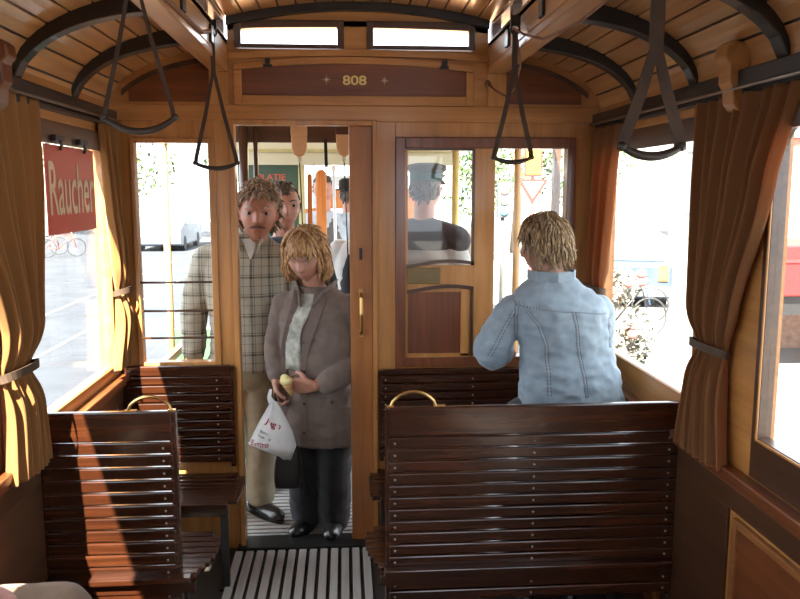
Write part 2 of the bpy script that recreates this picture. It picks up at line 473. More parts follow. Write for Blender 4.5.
# plate above the header, up to the vaults
for sg in (-1, 1):
    us = [lerp((XR-XL)/2+.0, BI, i/14) for i in range(15)]
    m = MB().strip([(CX+sg*u, vault(u)+.035) for u in us], [(CX+sg*u, 2.06) for u in us], 1, Y0, Y1)
    m.build('vault_board', honey[0], bulk)
    # arched dark panel and its bent moulding
    us = [lerp((XR-XL)/2-.09, BI+.085, i/14) for i in range(15)]
    m = MB().strip([(CX+sg*u, vault(u)-.055) for u in us], [(CX+sg*u, 2.112) for u in us], 1, Y0-.006, Y0)
    m.build('arched_panel', mahog[0], bulk)
    us = [lerp((XR-XL)/2-.06, BI+.01, i/14) for i in range(15)]
    m = MB().strip([(CX+sg*u, vault(u)-.035) for u in us], [(CX+sg*u, vault(u)-.058) for u in us], 1, Y0-.014, Y0)
    m.build('bent_moulding', darkw[0], bulk)
    x0, x1 = sorted((CX+sg*(BI+.085), CX+sg*(BI-.0)))
    m = MB().box(x0, x1, Y0-.012, Y0, 2.10, 2.245); m.build('corner_board', honey[2], bulk, bevel=.003)
# middle plate with two end lights
m = MB(); C0, C1 = CX-BI, CX+BI
bb(m, C0, C1, 2.10, 2.345); bb(m, C0, -.47, 2.345, 2.47); bb(m, -.008, .118, 2.345, 2.47); bb(m, .585, C1, 2.345, 2.47)
us = [lerp(-BI, BI, i/14) for i in range(15)]
m.strip([(CX+u, top(u)+.035) for u in us], [(CX+u, 2.425+.02*(1-(u/BI)**2)) for u in us], 1, Y0, Y1)
m.build('upper_plate', honey[0], bulk)
us = [lerp(-BI, BI, i/20) for i in range(21)]
MB().strip([(CX+u, top(u)-.0) for u in us], [(CX+u, top(u)-.036) for u in us], 1, Y0-.04, Y0).build('roof_arch', ribm, bulk, bevel=.003)
MB().strip([(CX+u, 2.345-.018*(u/BI)**2) for u in us], [(CX+u, 2.315-.018*(u/BI)**2) for u in us], 1, Y0-.018, Y0).build('curved_rail', honey[0], bulk, bevel=.003)
for i, (a, b) in enumerate(((-.47, -.008), (.118, .585))):
    f = MB(); fz0, fz1 = 2.348, 2.44
    f.box(a-.012, a+.018, Y0-.01, Y0+.03, fz0, fz1+.03); f.box(b-.018, b+.012, Y0-.01, Y0+.03, fz0, fz1+.03)
    f.box(a+.018, b-.018, Y0-.01, Y0+.03, fz0, fz0+.018)
    xs = [lerp(a+.018, b-.018, q/10) for q in range(11)]
    f.strip([(x, 2.47) for x in xs], [(x, 2.428+.012*(1-((x-CX)/BI)**2)) for x in xs], 1, Y0-.01, Y0+.03)
    fr = st(f.build('window_%d' % (9+i), darkw[0], bevel=.003))
    MB().box(a+.018, b-.018, Y0+.012, Y0+.016, fz0+.018, 2.45).build('pane', glass, fr)

# number board
nb = thing('number_board', (.052, YB-.01, 2.10), 'long arched mahogany board with gold number 808 between two stars, over the doorway', 'sign')
m = MB(); a, b = -.487, .592
def arch(x, z0, r): return z0 - r*((x-.052)/.54)**2
xs = [lerp(a, b, q/20) for q in range(21)]
m.strip([(x, arch(x, 2.312, .035)) for x in xs], [(x, arch(x, 2.282, .032)) for x in xs], 1, Y0-.022, Y0)
m.box(a, a+.035, Y0-.022, Y0, 2.10, 2.25).box(b-.035, b, Y0-.022, Y0, 2.10, 2.25).box(a+.035, b-.035, Y0-.022, Y0, 2.10, 2.142)
m.build('board_frame', honey[0], nb, bevel=.003)
xs = [lerp(a+.035, b-.035, q/20) for q in range(21)]
MB().strip([(x, arch(x, 2.282, .032)) for x in xs], [(x, 2.142) for x in xs], 1, Y0-.010, Y0-.002).build('panel', mahog[0], nb)
text_mesh('number', '808', gold, nb, (-.003, Y0-.0125, 2.190), (1,0,0), (0,0,1), .107, .042, .0015, .02)
def star(cx, cz, R=.024):
    m = MB(); pts = []
    for q in range(16):
        r = R if q % 4 == 0 else (R*.72 if q % 2 == 0 else R*.2)
        pts.append((cx + r*math.sin(q*PI/8), cz + r*math.cos(q*PI/8)))
    m.add([(cx, Y0-.014, cz)] + [(p[0], Y0-.011, p[1]) for p in pts], [(0, 1+(q+1) % 16, 1+q) for q in range(16)])
    m.add([(cx, Y0-.010, cz)] + [(p[0], Y0-.0111, p[1]) for p in pts], [(0, 1+q, 1+(q+1) % 16) for q in range(16)])
    m.build('star', creamp, nb)
star(-.075, 2.213); star(.185, 2.211)
for x in (-.335, .455):
    h = MB().box(x-.02, x+.02, Y0-.030, Y0-.02, 2.262, 2.275).box(x-.011, x+.011, Y0-.032, Y0-.02, 2.275, 2.30)
    h.build('catch', blackm, nb, bevel=.002)
# casing of the doorway
m = MB().box(-.515, -.492, Y0-.018, Y1, 0, 2.035).box(.128, .15, Y0-.018, Y1, 0, 2.035).box(-.492, .128, Y0-.018, Y1, 2.012, 2.035)
st(m.build('trim_2', honey[2], bevel=.003), 'honey-coloured casing of the doorway')
# left window of the bulkhead
f = MB(); a, b, z0, z1 = -.958, -.582, .912, 1.953
f.box(a, a+.022, Y0-.012, Y0+.04, z0, z1).box(b-.03, b, Y0-.012, Y0+.04, z0, z1).box(a+.022, b-.03, Y0-.012, Y0+.04, z0, z0+.018).box(a+.022, b-.03, Y0-.012, Y0+.04, z1-.022, z1)
wi = st(f.build('window_11', honey[2], bevel=.003))
MB().box(a+.02, b-.02, Y0+.018, Y0+.022, z0+.018, z1-.02).build('pane', glass, wi)
for z in (1.302, 1.170, 1.043):
    g = MB().tube([(a+.01, Y0-.006, z), (b-.01, Y0-.006, z)], .0055, 10)
    g.build('guard_bar', darkw[0], wi, smooth=True)
# framed fixed panel to the right of the doorway
f = MB(); a, b, z0, z1 = .235, 1.075, .888, 1.962
f.box(a, a+.045, Y0-.016, Y1, z0, z1).box(b-.04, b, Y0-.016, Y1, z0, z1).box(a+.045, b-.04, Y0-.016, Y1, z0, z0+.045).box(a+.045, b-.04, Y0-.016, Y1, z1-.05, z1)
wf = st(f.build('window_12', mahog[2], bevel=.004))
MB().box(.70, 1.035, Y0+.02, Y0+.024, .93, 1.912).build('pane', glass, wf)
# the second door leaf standing behind it
dl = st(MB().box(.278, .293, Y0+.0, Y0+.035, .93, 1.915).box(.60, .70, Y0+.0, Y0+.035, .93, 1.915)
        .box(.293, .60, Y0+.0, Y0+.035, .93, .95).box(.293, .60, Y0+.0, Y0+.035, 1.245, 1.372).box(.293, .60, Y0+.0, Y0+.035, 1.902, 1.915).build('door_1', honey[2], bevel=.002))
def wav(x, z): return z + .014*math.sin((x-.36)/.26*PI)
xs = [lerp(.288, .604, q/16) for q in range(17)]
MB().strip([(x, wav(x, 1.386)) for x in xs], [(x, wav(x, 1.370)) for x in xs], 1, Y0-.008, Y0+.012).box(.592, .604, Y0-.008, Y0+.012, 1.372, 1.912).box(.283, .604, Y0-.006, Y0+.012, 1.903, 1.915).build('window_bead', darkw[0], dl)
MB().strip([(x, wav(x, 1.268)) for x in xs], [(x, wav(x, 1.250)) for x in xs], 1, Y0-.008, Y0+.012).box(.590, .604, Y0-.008, Y0+.012, .935, 1.255).build('lower_bead', darkw[0], dl)
MB().box(.29, .60, Y0+.015, Y0+.019, 1.37, 1.905).build('pane', glass, dl)
MB().box(.283, .545, Y0+.008, Y0+.014, .935, 1.26).build('lower_panel', mahog[2], dl)
MB().box(.545, .590, Y0+.0, Y0+.012, .935, 1.25).build('lower_stile', honey[2], dl, bevel=.002)
pl = MB().box(.29, .447, Y0-.006, Y0, 1.285, 1.362).build('letter_plate', plain('dull_bronze', (.20,.14,.06), .45, metal=.7), dl, bevel=.003)
MB().box(.305, .432, Y0-.009, Y0-.006, 1.30, 1.347).build('plate_flap', brass, pl, bevel=.002).data.materials[0] = plain('worn_bronze', (.17,.12,.06), .4, metal=.6)
# sliding door leaf, half open
sl = st(MB().box(.022, .128, Y0+.012, Y0+.045, .01, 2.012).build('door_2', wood('sliding_door_oak', (.25,.09,.025), (.35,.13,.035), (.46,.19,.06), 2), bevel=.004))
m = MB().box(.062, .082, Y0+.0, Y0+.012, 1.225, 1.262).box(.062, .082, Y0+.0, Y0+.012, 1.035, 1.068)
m.tube([(.072, Y0-.0, 1.24), (.072, Y0-.035, 1.225), (.072, Y0-.042, 1.15), (.072, Y0-.035, 1.07), (.072, Y0-.0, 1.05)], .0075, 10)
m.build('door_handle', brass, sl)
MB().box(.066, .08, Y0+.002, Y0+.012, 1.40, 1.455).box(.069, .077, Y0-.006, Y0+.002, 1.425, 1.45).build('lock', blackm, sl)

# rear bulkhead behind the viewer
m = MB().box(-.3, .41, -1.55, -1.5, 0, 2.0).box(XL, -.3, -1.55, -1.5, 0, 2.1).box(.41, XR, -1.55, -1.5, 0, .95).box(.41, .5, -1.55, -1.5, .95, 2.1).box(1.1, XR, -1.55, -1.5, .95, 2.1).box(-.3, .41, -1.55, -1.5, 2.0, 2.5).box(XL,-.3,-1.55,-1.5,2.1,2.3).box(.41,XR,-1.55,-1.5,2.1,2.3)
st(m.build('wall_front', honey[2]))

# ------------------------------------------------------------------ benches
boltm = MB().ell((0,0,0), (.0045,.0025,.0045), nu=8, nv=4)
def bench(name, x0, x1, yb, fdir, ztop, zbot, label, toph, pitch, bolts, seat, handle=None, legs=(), group=None):
    """yb: y of the backrest's rear face; fdir +1: the sitter looks to +Y. seat=(x0,x1,y0,y1)"""
    root = thing(name, ((x0+x1)/2, yb, 0), label, 'bench', group)
    m = MB(); ya, yc = (yb, yb+.024)
    z = ztop - toph
    m.box(x0, x1, ya, yc, z+.002, ztop)
    while z - pitch > zbot - .01:
        m.box(x0, x1, ya + .001, yc - .001, z-pitch+.0035, z-.001); z -= pitch
    m.build('backrest', benchw, root, bevel=.005)
    e = MB()
    for x in (x0, x1): e.box(x-.011, x+.011, ya-.004+.008, yc+.012, z-.02, ztop-.004)
    for x in (x0, x1):
        MB().box(x-.011, x+.011, ya+.004, yc+.014, z-.02, ztop-.004).build('end_board', benchw, root, bevel=.004)
    # bolts
    first = None
    fs = yb - .001
    for bx_ in bolts:
        zz = ztop - toph - pitch*.5
        while zz > z:
            if first is None:
                b = MB().ell((bx_, fs, zz), (.0045,.003,.0045), nu=8, nv=4).build('bolt', steel, root, smooth=True, org=Vector((bx_, fs, zz)))
                b.location = Vector((bx_, fs, zz)) - ORIG[root.name]; first = b
            else:
                b = first.copy(); COL.objects.link(b); b.parent = root; b.location = Vector((bx_, fs, zz)) - ORIG[root.name]
            zz -= pitch
    # seat: long slats with a rounded aisle corner
    sx0, sx1, sy0, sy1 = seat[:4]; zt = .405; m = MB(); n = 9; dy = (sy1-sy0)/n; al = seat[4]
    for q in range(n):
        y0 = sy0 + q*dy + .002; y1 = y0 + dy - .004; ym = (y0+y1)/2
        u = (ym-sy0)/(sy1-sy0); cut = .07*(max(0, .75-u)/.75)**2 + .05*max(0, u-.8)/.2 if fdir > 0 else .06*max(0, abs(u-.5)*2-.55)**2*6
        m.box(sx0 + (cut if al < 0 else 0), sx1 - (cut if al > 0 else 0), y0, y1, zt-.022 - .006*(1-abs(u-.5)*2), zt - .010*(1-abs(u-.5)*2))
    sobj = m.build('seat', benchw, root, bevel=.004)
    ex = sx0 if al < 0 else sx1
    for q in (sy0+.03, sy1-.055): MB().box(sx0+.05, sx1-.05, q, q+.025, zt-.07, zt-.03).build('seat_rail', benchw, root, bevel=.003)
    for lx, ly in legs:
        l = MB().box(lx-.016, lx+.016, ly-.014, ly+.014, 0.004, zt-.03).box(lx-.03, lx+.03, ly-.03, ly+.03, 0, .012)
        l.build('leg', blackm, root, bevel=.003)
    if handle:
        hx0, hx1, hh = handle; pts = []
        for q in range(17):
            t = q/16; x = lerp(hx0, hx1, t); zz = ztop + hh*math.sin(PI*t)**.55
            pts.append((x, yb+.012, zz - .003))
        h = MB().tube(pts, .0055, 8)
        h.box(hx1-.01, hx1+.03, yb+.004, yb+.02, ztop-.002, ztop+.004).box(hx0-.012, hx0+.012, yb+.004, yb+.02, ztop-.002, ztop+.004)
        h.build('grab_handle', brass, root, smooth=False)
    return root
bench('tram_bench', .143, 1.172, 2.585, 1, .982, .27, 'wide dark slatted bench in right foreground, back turned to us, brass loop at aisle corner', .106, .0435,
      [.165, .655, 1.14], (.065, 1.16, 2.55, 2.93, -1), (.15, .31, .056), [(.16, 2.72), (1.0, 2.72)], 'dark slatted tram benches')
bench('tram_bench', -1.025, -.588, 2.585, 1, .985, .26, 'narrow dark slatted bench in left foreground, streaked by sunlight, below the near curtain', .106, .0445,
      [-.62], (-1.03, -.48, 2.55, 2.93, 1), (-.588, -.735, .052), [(-.60, 2.72), (-.95, 2.72)], 'dark slatted tram benches')
bench('tram_bench', -1.025, -.535, 3.575, -1, .918, .45, 'narrow dark slatted bench against the bulkhead under the left barred window', .05, .042,
      [-.60], (-1.03, -.47, 3.19, 3.57, 1), None, [(-.53, 3.235), (-.95, 3.235)], 'dark slatted tram benches')
bench('tram_bench', .165, 1.165, 3.575, -1, .885, .45, 'wide dark slatted bench against the bulkhead beside the woman in denim', .03, .040,
      [.185, .60, 1.1], (.10, 1.16, 3.19, 3.57, -1), None, [(.16, 3.235), (1.0, 3.235)], 'dark slatted tram benches')

# ------------------------------------------------------------------ curtains
def curtain(label, X, sg, prof, z_tie, cmat, npl, amp=.016, tieb=True, name='curtain', dx=0.0):
    """prof: list of (z, y0, y1) from rod to hem; pleats stick out in x"""
    root = thing(name, (X, (prof[-1][1]+prof[-1][2])/2, prof[-1][0]), label, 'curtain', 'brown-gold window curtains')
    zs = [p[0] for p in prof]
    def at(z):
        for i in range(len(prof)-1):
            if prof[i][0] >= z >= prof[i+1][0]:
                t = (prof[i][0]-z)/(prof[i][0]-prof[i+1][0]); t = t*t*(3-2*t)*.5 + t*.5
                return lerp(prof[i][1], prof[i+1][1], t), lerp(prof[i][2], prof[i+1][2], t)
        return prof[-1][1:]
    m = MB(); NZ, NU = 90, npl*10; W0 = prof[0][2]-prof[0][1]
    vs = []
    for j in range(NZ+1):
        z = lerp(zs[0], zs[-1], j/NZ); y0, y1 = at(z); w = y1-y0
        sq = max(.0, 1 - w/W0)
        near = math.exp(-((z-z_tie)/.06)**2)
        for i in range(NU+1):
            u = i/NU
            uu = u + .012*math.sin(u*17+z*2.0)
            ph = uu*npl*2*PI + .5*math.sin(z*3+u*6)
            a = amp*(1+.9*sq)*(1-.55*near)
            x = a*math.sin(ph) + .3*a*math.sin(ph*.5+1.3+z*1.5)
            x += .022*math.sin(u*PI)*sq + .012*sm((z_tie-z)/.35)
            vs.append((X - sg*(.006 + a) - sg*x*1.0 - sg*.01*math.sin(u*PI)*sq, lerp(y0, y1, u) + .004*math.cos(ph*1.0), z + .006*math.sin(ph)*(1 if j == NZ else 0)))
    fs = [(j*(NU+1)+i, j*(NU+1)+i+1, (j+1)*(NU+1)+i+1, (j+1)*(NU+1)+i) for j in range(NZ) for i in range(NU)]
    m.add(vs, fs).build('drape', cmat, root, smooth=True, solid=.0015)
    if tieb:
        y0, y1 = at(z_tie); cy = (y0+y1)/2; pts = []
        rx = .045; ry = (y1-y0)/2+.012
        for q in range(28):
            a = 2*PI*q/28
            pts.append((X - sg*.035 - sg*rx*math.cos(a)*.95, cy + ry*math.sin(a), z_tie + .012*math.cos(a)))
        pts.append(pts[0])
        MB().ribbon(pts, .026, .003, (0,0,1)).build('tie_band', tie, root)
    return root
# near left (spreads over the pillar), near right, two corner curtains
curtain('near left curtain beside the red sign, tied low, its hem glowing gold', XL+.0, -1,
        [(2.02, 2.05, 2.76), (1.75, 2.14, 2.74), (1.30, 2.33, 2.60), (1.17, 2.32, 2.52), (1.05, 2.32, 2.55), (.84, 2.29, 2.57)], 1.17, curt_g, 8, amp=.015)
curtain('near right curtain, gathered by a band halfway, beside the red cart outside', XR-.0, 1,
        [(2.00, 1.96, 2.57), (1.75, 2.06, 2.55), (1.35, 2.20, 2.50), (1.225, 2.255, 2.445), (1.10, 2.24, 2.47), (.865, 2.20, 2.53)], 1.225, curt, 8)
curtain('left corner curtain hanging by the barred window, lower half tied and flared', XL+.0, -1,
        [(2.00, 3.40, 3.595), (1.75, 3.43, 3.595), (1.38, 3.49, 3.595), (1.27, 3.52, 3.595), (1.15, 3.50, 3.595), (.93, 3.42, 3.60)], 1.27, curt_g, 5, amp=.018)
curtain('right corner curtain hanging behind the woman in denim', XR-.0, 1,
        [(2.00, 3.27, 3.60), (1.75, 3.32, 3.60), (1.38, 3.36, 3.60), (1.27, 3.42, 3.59), (1.15, 3.38, 3.60), (.93, 3.32, 3.61)], 1.27, curt, 5, amp=.022)
for sg, X, z, lb in ((-1, XL+.045, 2.025, 'thin steel curtain rod along the left wall'), (1, XR-.045, 2.02, 'thin steel curtain rod along the right wall')):
    rd = MB().tube([(X, .6, z-.012), (X, YB-.01, z)], .006, 8)
    tag(rd.build('curtain_rod', steel, smooth=True), lb, 'curtain rod')
    y = 2.30 if sg > 0 else 2.42
    c = XR if sg > 0 else XL
    pr = [(0, 2.19), (.055, 2.20), (.075, 2.185), (.078, 2.15), (.062, 2.135), (.062, 2.08), (.05, 2.06), (.045, 2.02), (.03, 2.0), (0, 1.99)]
    m = MB().prism([(c - sg*p[0], p[1]-.045) for p in pr], 1, y-.035, y+.035)
    tag(m.build('rod_bracket', honey[1] if sg > 0 else mahog[1], bevel=.006), 'carved wooden bracket over the near %s curtain' % ('right' if sg > 0 else 'left'), 'bracket')

# ------------------------------------------------------------------ hanging straps
def strap(x, y, z, w, apex, ztop, sw, label, sag=.03, rot=0, thick=.0095):
    root = thing('hanging_strap', (x, y, z-.02), label, 'hanging strap', 'strap handles hanging from the roof beams')
    Mt = Matrix.Translation((x,y,0)) @ Matrix.Rotation(rot, 4, 'Z')
    pts = []; rr = []
    for q in range(17):
        t = q/8-1; pts.append(Mt @ Vector((t*w/2, 0, z - sag*(1-t*t)))); rr.append(thick*(1-.35*t*t))
    h = MB().tube(pts, rr, 10); h.ell(pts[0], [thick*1.0]*3, nu=10, nv=6).ell(pts[-1], [thick*1.0]*3, nu=10, nv=6)
    h.build('handle', darkhandle, root, smooth=True)
    for s in (-1, 1):
        MB().ribbon([Mt @ Vector((s*w/2*.96, 0, z-.008)), Mt @ Vector((s*w/2*.93, 0, z+.02)), Mt @ Vector((s*w/2*.45, 0, lerp(z, apex, .52))), Mt @ Vector((s*.003, 0.002*s, apex))], [sw, sw, sw*.95, sw*.8], .003, Mt.to_3x3() @ Vector((1,0,0))).build('strap', leather, root)
    MB().ribbon([Mt @ Vector((0,0,apex-.02)), Mt @ Vector((0,0,ztop))], sw*1.1, .008, Mt.to_3x3() @ Vector((1,0,0))).build('hanger', leather, root)
    m = MB(); ring = [(x + .016*math.cos(a), y, ztop + .0 + .018*math.sin(a)) for a in [2*PI*q/14 for q in range(14)]]
    m.tube(ring, .004, 6, closed=True).build('ring', blackm, root, smooth=True)
    m = MB().box(x-.018, x+.018, y-.008, y+.008, ztop+.012, ztop+.05); m.build('hook_plate', blackm, root, bevel=.003)
strap(-.520, 2.07, 1.905, .18, 2.26, 2.30, .011, 'hanging strap nearest on the left, thin V of leather above a dark bar', .036)
strap(-.513, 3.22, 1.83, .17, 2.18, 2.335, .016, 'hanging strap on the left in front of the barred window', .022)
strap(.69, 1.735, 1.818, .137, 2.035, 2.21, .028, 'hanging strap nearest on the right, broad brown leather with dark bar', .022, thick=.011)
strap(.625, 2.90, 1.842, .145, 2.15, 2.30, .018, 'hanging strap on the right above the woman in denim', .018)
# bell cords along the beams
cord = plain('brown_bell_cord', (.22,.09,.045), .6)
tag(MB().tube([(-.535, 1.6, 2.235), (-.515, 2.1, 2.25), (-.508, 2.45, 2.27), (-.506, 2.7, 2.275), (-.506, 2.95, 2.285), (-.51, 3.12, 2.32), (-.515, 3.2, 2.345)], .008, 8).build('bell_rope', cord, smooth=True), 'thick brown cord looping along the left roof beam', 'cord')
tag(MB().tube([(.72, 1.6, 2.22), (.70, 2.0, 2.225), (.68, 2.3, 2.20), (.655, 2.6, 2.21), (.63, 2.78, 2.26), (.612, 2.88, 2.30)], .0045, 8).build('bell_rope', cord, smooth=True), 'thin reddish cord sagging under the right roof beam', 'cord')
tag(MB().tube([(.655, 3.60, 2.20), (.67, 3.50, 2.16), (.69, 3.35, 2.115), (.695, 3.2, 2.13), (.68, 3.05, 2.20), (.64, 2.93, 2.27)], .0045, 8).ell((.655,3.605,2.20),(.016,.012,.016),nu=12,nv=8).build('cable_loop', cord, smooth=True), 'short cable looping from the bulkhead corner to the right roof beam', 'cord')

# ------------------------------------------------------------------ smoking sign
sg_ = thing('hanging_sign', (XL+.02, 3.0, 1.565), 'red enamel sign reading Raucher hung inside the left window', 'sign')
MB().box(XL+.016, XL+.020, 2.775, 3.30, 1.565, 1.88).build('panel', signred, sg_, bevel=.002)
text_mesh('lettering', 'Raucher', signtxt, sg_, (XL+.0215, 2.80, 1.632), (0,1,0), (0,0,1), .48, .19, .0006, .012)
for y in (2.91, 3.17):
    MB().box(XL+.012, XL+.03, y-.045, y+.045, 1.893, 1.915).tube([(XL+.026, y, 1.90), (XL+.032, y, 1.88), (XL+.026, y, 1.862)], .006, 8).build('clip', blackm, sg_, bevel=.002)

# ------------------------------------------------------------------ our platform
greenp = plain('dark_green_paint', (.045,.085,.05), .4, var=.1, coat=.3)
cream = plain('cream_paint', (.50,.46,.30), .5, var=.04)
ppole = plain('varnished_pole', (.40,.22,.08), .4)
orange_w = wood('orange_varnished_wood', (.42,.12,.025), (.56,.18,.04), (.68,.26,.07), 2)
st(MB().box(-1.1, 1.2, YB+.06, 5.52, 2.20, 2.26).build('platform_roof', ceilw, bevel=.004))  # unseen far overhang lengthened past the platform to shade the coupled car
st(MB().box(-1.05, 1.15, 4.86, 4.90, 2.01, 2.20).build('platform_header', darkw[0], bevel=.004))
def pole(x, y, z0, z1, r, mt, lb):
    tag(MB().tube([(x,y,z0), (x,y,z1)], r, 12).lathe((x,y,z0), [(r*1.8,0),(r*1.8,.012),(r*1.1,.03)], 12).build('platform_post', mt, smooth=True), lb, 'post')
pole(-1.055, 4.72, -.01, 2.20, .021, ppole, 'slim wooden post seen through the left barred window')
pole(1.05, 4.72, .006, 2.20, .022, ppole, 'slim brown post seen through the right bulkhead window, left of its middle')
pole(.67, 4.72, .006, 2.20, .022, plain('yellow_lit_post', (.60,.45,.14), .4), 'yellow-lit post right of the capped conductor')  # yellow light falling on this post is put into its colour
pole(-.60, 4.78, .85, 2.20, .028, darkw[2], 'dark brown post at far left of the doorway view')
pole(-.53, 4.80, .85, 2.20, .014, darkw[2], 'thin dark rod beside the brown post in the doorway')
st(MB().box(1.27, 1.31, 4.7, 4.76, -.1, 2.2).build('trim_3', darkw[2]), 'dark outer corner post of the platform')
st(MB().box(-.925, -.885, YB+.1, 4.72, .845, .885).box(-.91, -.895, YB+.3, YB+.33, 0, .85).box(-.91, -.895, 4.4, 4.43, 0, .85).build('platform_railing', orange_w, bevel=.004))
st(MB().box(-1.08, -.36, 4.90, 4.93, -.05, .86).box(.3, 1.12, 4.90, 4.93, -.05, .86).build('platform_dash', greenp, bevel=.004))
# two bell pulls hanging from the platform header
bp = plain('tan_wooden_paddle', (.50,.27,.12), .45)
for x, z, lb in ((-.258, 1.935, 'tan wooden paddle with a long cord hanging in the doorway, the left of two'), (.0, 1.94, 'dark-topped tan paddle with a cord hanging at the right edge of the doorway')):
    r = thing('bell_pull', (x, 4.6, z-.04), lb, 'bell pull', 'bell pulls over the platform')
    pr = [(-.045, .15), (-.045, .03), (-.03, -.01), (0, -.03), (.03, -.01), (.045, .03), (.045, .15)]
    MB().prism([(x+p[0], z+p[1]) for p in pr], 1, 4.59, 4.61).build('paddle', bp, r, bevel=.005)
    MB().box(x-.047, x+.047, 4.585, 4.615, z+.10, z+.19).build('paddle_cap', darkw[2] if x > -.1 else bp, r, bevel=.003)
    MB().lathe((x, 4.6, z-.055), [(.006,0),(.015,.01),(.015,.022),(.006,.035)], 12).build('knob', cream, r, smooth=True)
    MB().tube([(x, 4.6, z-.05), (x+.012, 4.6, 1.5), (x+.03, 4.6, .9)], .004, 6).build('cord', blackm, r, smooth=True)
# short ring strap in the gap
r = thing('ring_strap', (-.11, 4.8, 1.80), 'short black strap with a small ring hanging under the platform header', 'hanging strap')
MB().ribbon([(-.112, 4.83, 2.03), (-.108, 4.8, 1.86)], .02, .004, (1,0,0)).build('strap', blackm, r)
MB().tube([(-.108+.02*math.cos(a), 4.8, 1.845+.02*math.sin(a)) for a in [2*PI*q/14 for q in range(14)]], .004, 6, closed=True).build('ring', brass, r, smooth=True)

# ------------------------------------------------------------------ the coupled car beyond
tr = thing('coupled_tram_car', (0, 5.9, -.6), 'green and cream coupled tram car beyond the doorway', 'tram car')
Y2 = 5.7
MB().box(-.76, -.33, Y2, Y2+.05, -.05, 1.90).build('green_panel', greenp, tr, bevel=.003)
MB().box(-.78, .80, Y2-.03, Y2+.02, 1.90, 1.99).box(-.78, .80, Y2-.03, Y2+.02, 2.01, 2.12).build('cream_fascia', cream, tr, bevel=.003)
MB().box(-.78, .80, Y2-.035, Y2+.02, 1.99, 2.012).build('drip_rail', plain('ochre_rail', (.40,.34,.14), .5), tr)
text_mesh('lettering', 'PLATIE', plain('red_lettering', (.50,.10,.05), .5), tr, (-.62, Y2-.002, 1.795), (1,0,0), (0,0,1), .20, .042, .001, .01)
MB().box(-.33, -.285, Y2-.01, Y2+.04, -.05, 1.90).build('corner_post', plain('pale_ochre_post', (.50,.42,.20), .5), tr, bevel=.003)
def board(x0, x1, zt, yy):
    pts = [(x0, 0), (x1, 0)] + [((x0+x1)/2 + (x1-x0)/2*math.cos(a), zt-(x1-x0)/2 + (x1-x0)/2*math.sin(a)) for a in [PI*q/10 for q in range(11)]]
    return MB().prism(pts, 1, yy, yy+.03)
board(-.205, -.13, 1.87, Y2-.0).build('end_board', orange_w, tr, bevel=.004)
board(-.27, -.235, 1.84, Y2+.05).build('end_board', orange_w, tr, bevel=.004)
MB().box(-.27, .76, 7.6, 7.65, 1.55, 1.74).box(-.5, -.15, 7.6, 7.65, 0, 1.55).box(-.15, .76, 7.6, 7.65, 0, 1.0).box(.35, .76, 7.6, 7.65, 1.0, 1.55).build('inner_bulkhead', orange_w, tr)
MB().box(-.25, .76, 7.57, 7.6, 1.76, 1.86).build('notice_strip', plain('white_strip', (.7,.7,.66), .5), tr)
MB().box(-.05, .6, 6.7, 6.74, .2, 1.38).build('seat_partition', orange_w, tr, bevel=.003)
MB().box(-.78, .80, Y2+.02, 9.0, 2.12, 2.2).build('roof', cream, tr)
MB().box(-.76, .80, Y2, 9.0, -.1, -.02).build('floor_pan', floorm, tr)
MB().box(.76, .80, Y2, 9.0, -.1, .9).build('side_panel', greenp, tr); MB().box(-.76, -.72, Y2+.05, 9.0, -.1, .9).build('side_panel', greenp, tr)
r = thing('grab_pole', (-.07, 5.5, -.1), 'white grab pole topped by a pale ball in the coupled car', 'pole')
MB().tube([(-.04, 5.5, -.09), (-.075, 5.5, 1.86)], .011, 8).build('pole', plain('white_pole', (.75,.75,.72), .3), r, smooth=True)
MB().ell((-.075, 5.5, 1.875), (.024,.024,.024)).build('ball', plain('ivory_ball', (.85,.82,.72), .3), r, smooth=True)

# ------------------------------------------------------------------ outside
road = plain('pale_asphalt', (.036,.040,.048), .9, var=.15, scale=1.2); road.node_tree.nodes['Principled BSDF'].inputs['Specular IOR Level'].default_value = .1
paving = plain('light_paving', (.13,.125,.12), .9, var=.06, scale=2)
st(MB().box(-90, 90, -40, 130, -.85, -.75).build('ground', road))
st(MB().box(3.2, 60, -30, 90, -.75, -.70).build('pavement_right', paving, bevel=.02))
st(MB().box(-60, -16, 20, 120, -.75, -.68).build('pavement_left', paving, bevel=.02))
for i, x in enumerate((-4.6, -6.0)):
    tag(MB().box(x-.035, x+.035, -20, 60, -.76, -.744).build('street_rail', plain('street_rail_steel_%d' % i, (.25,.25,.26), .4, metal=.6)), 'steel tram rail in the street outside, %s one' % ('nearer' if i == 0 else 'farther'), 'rail')

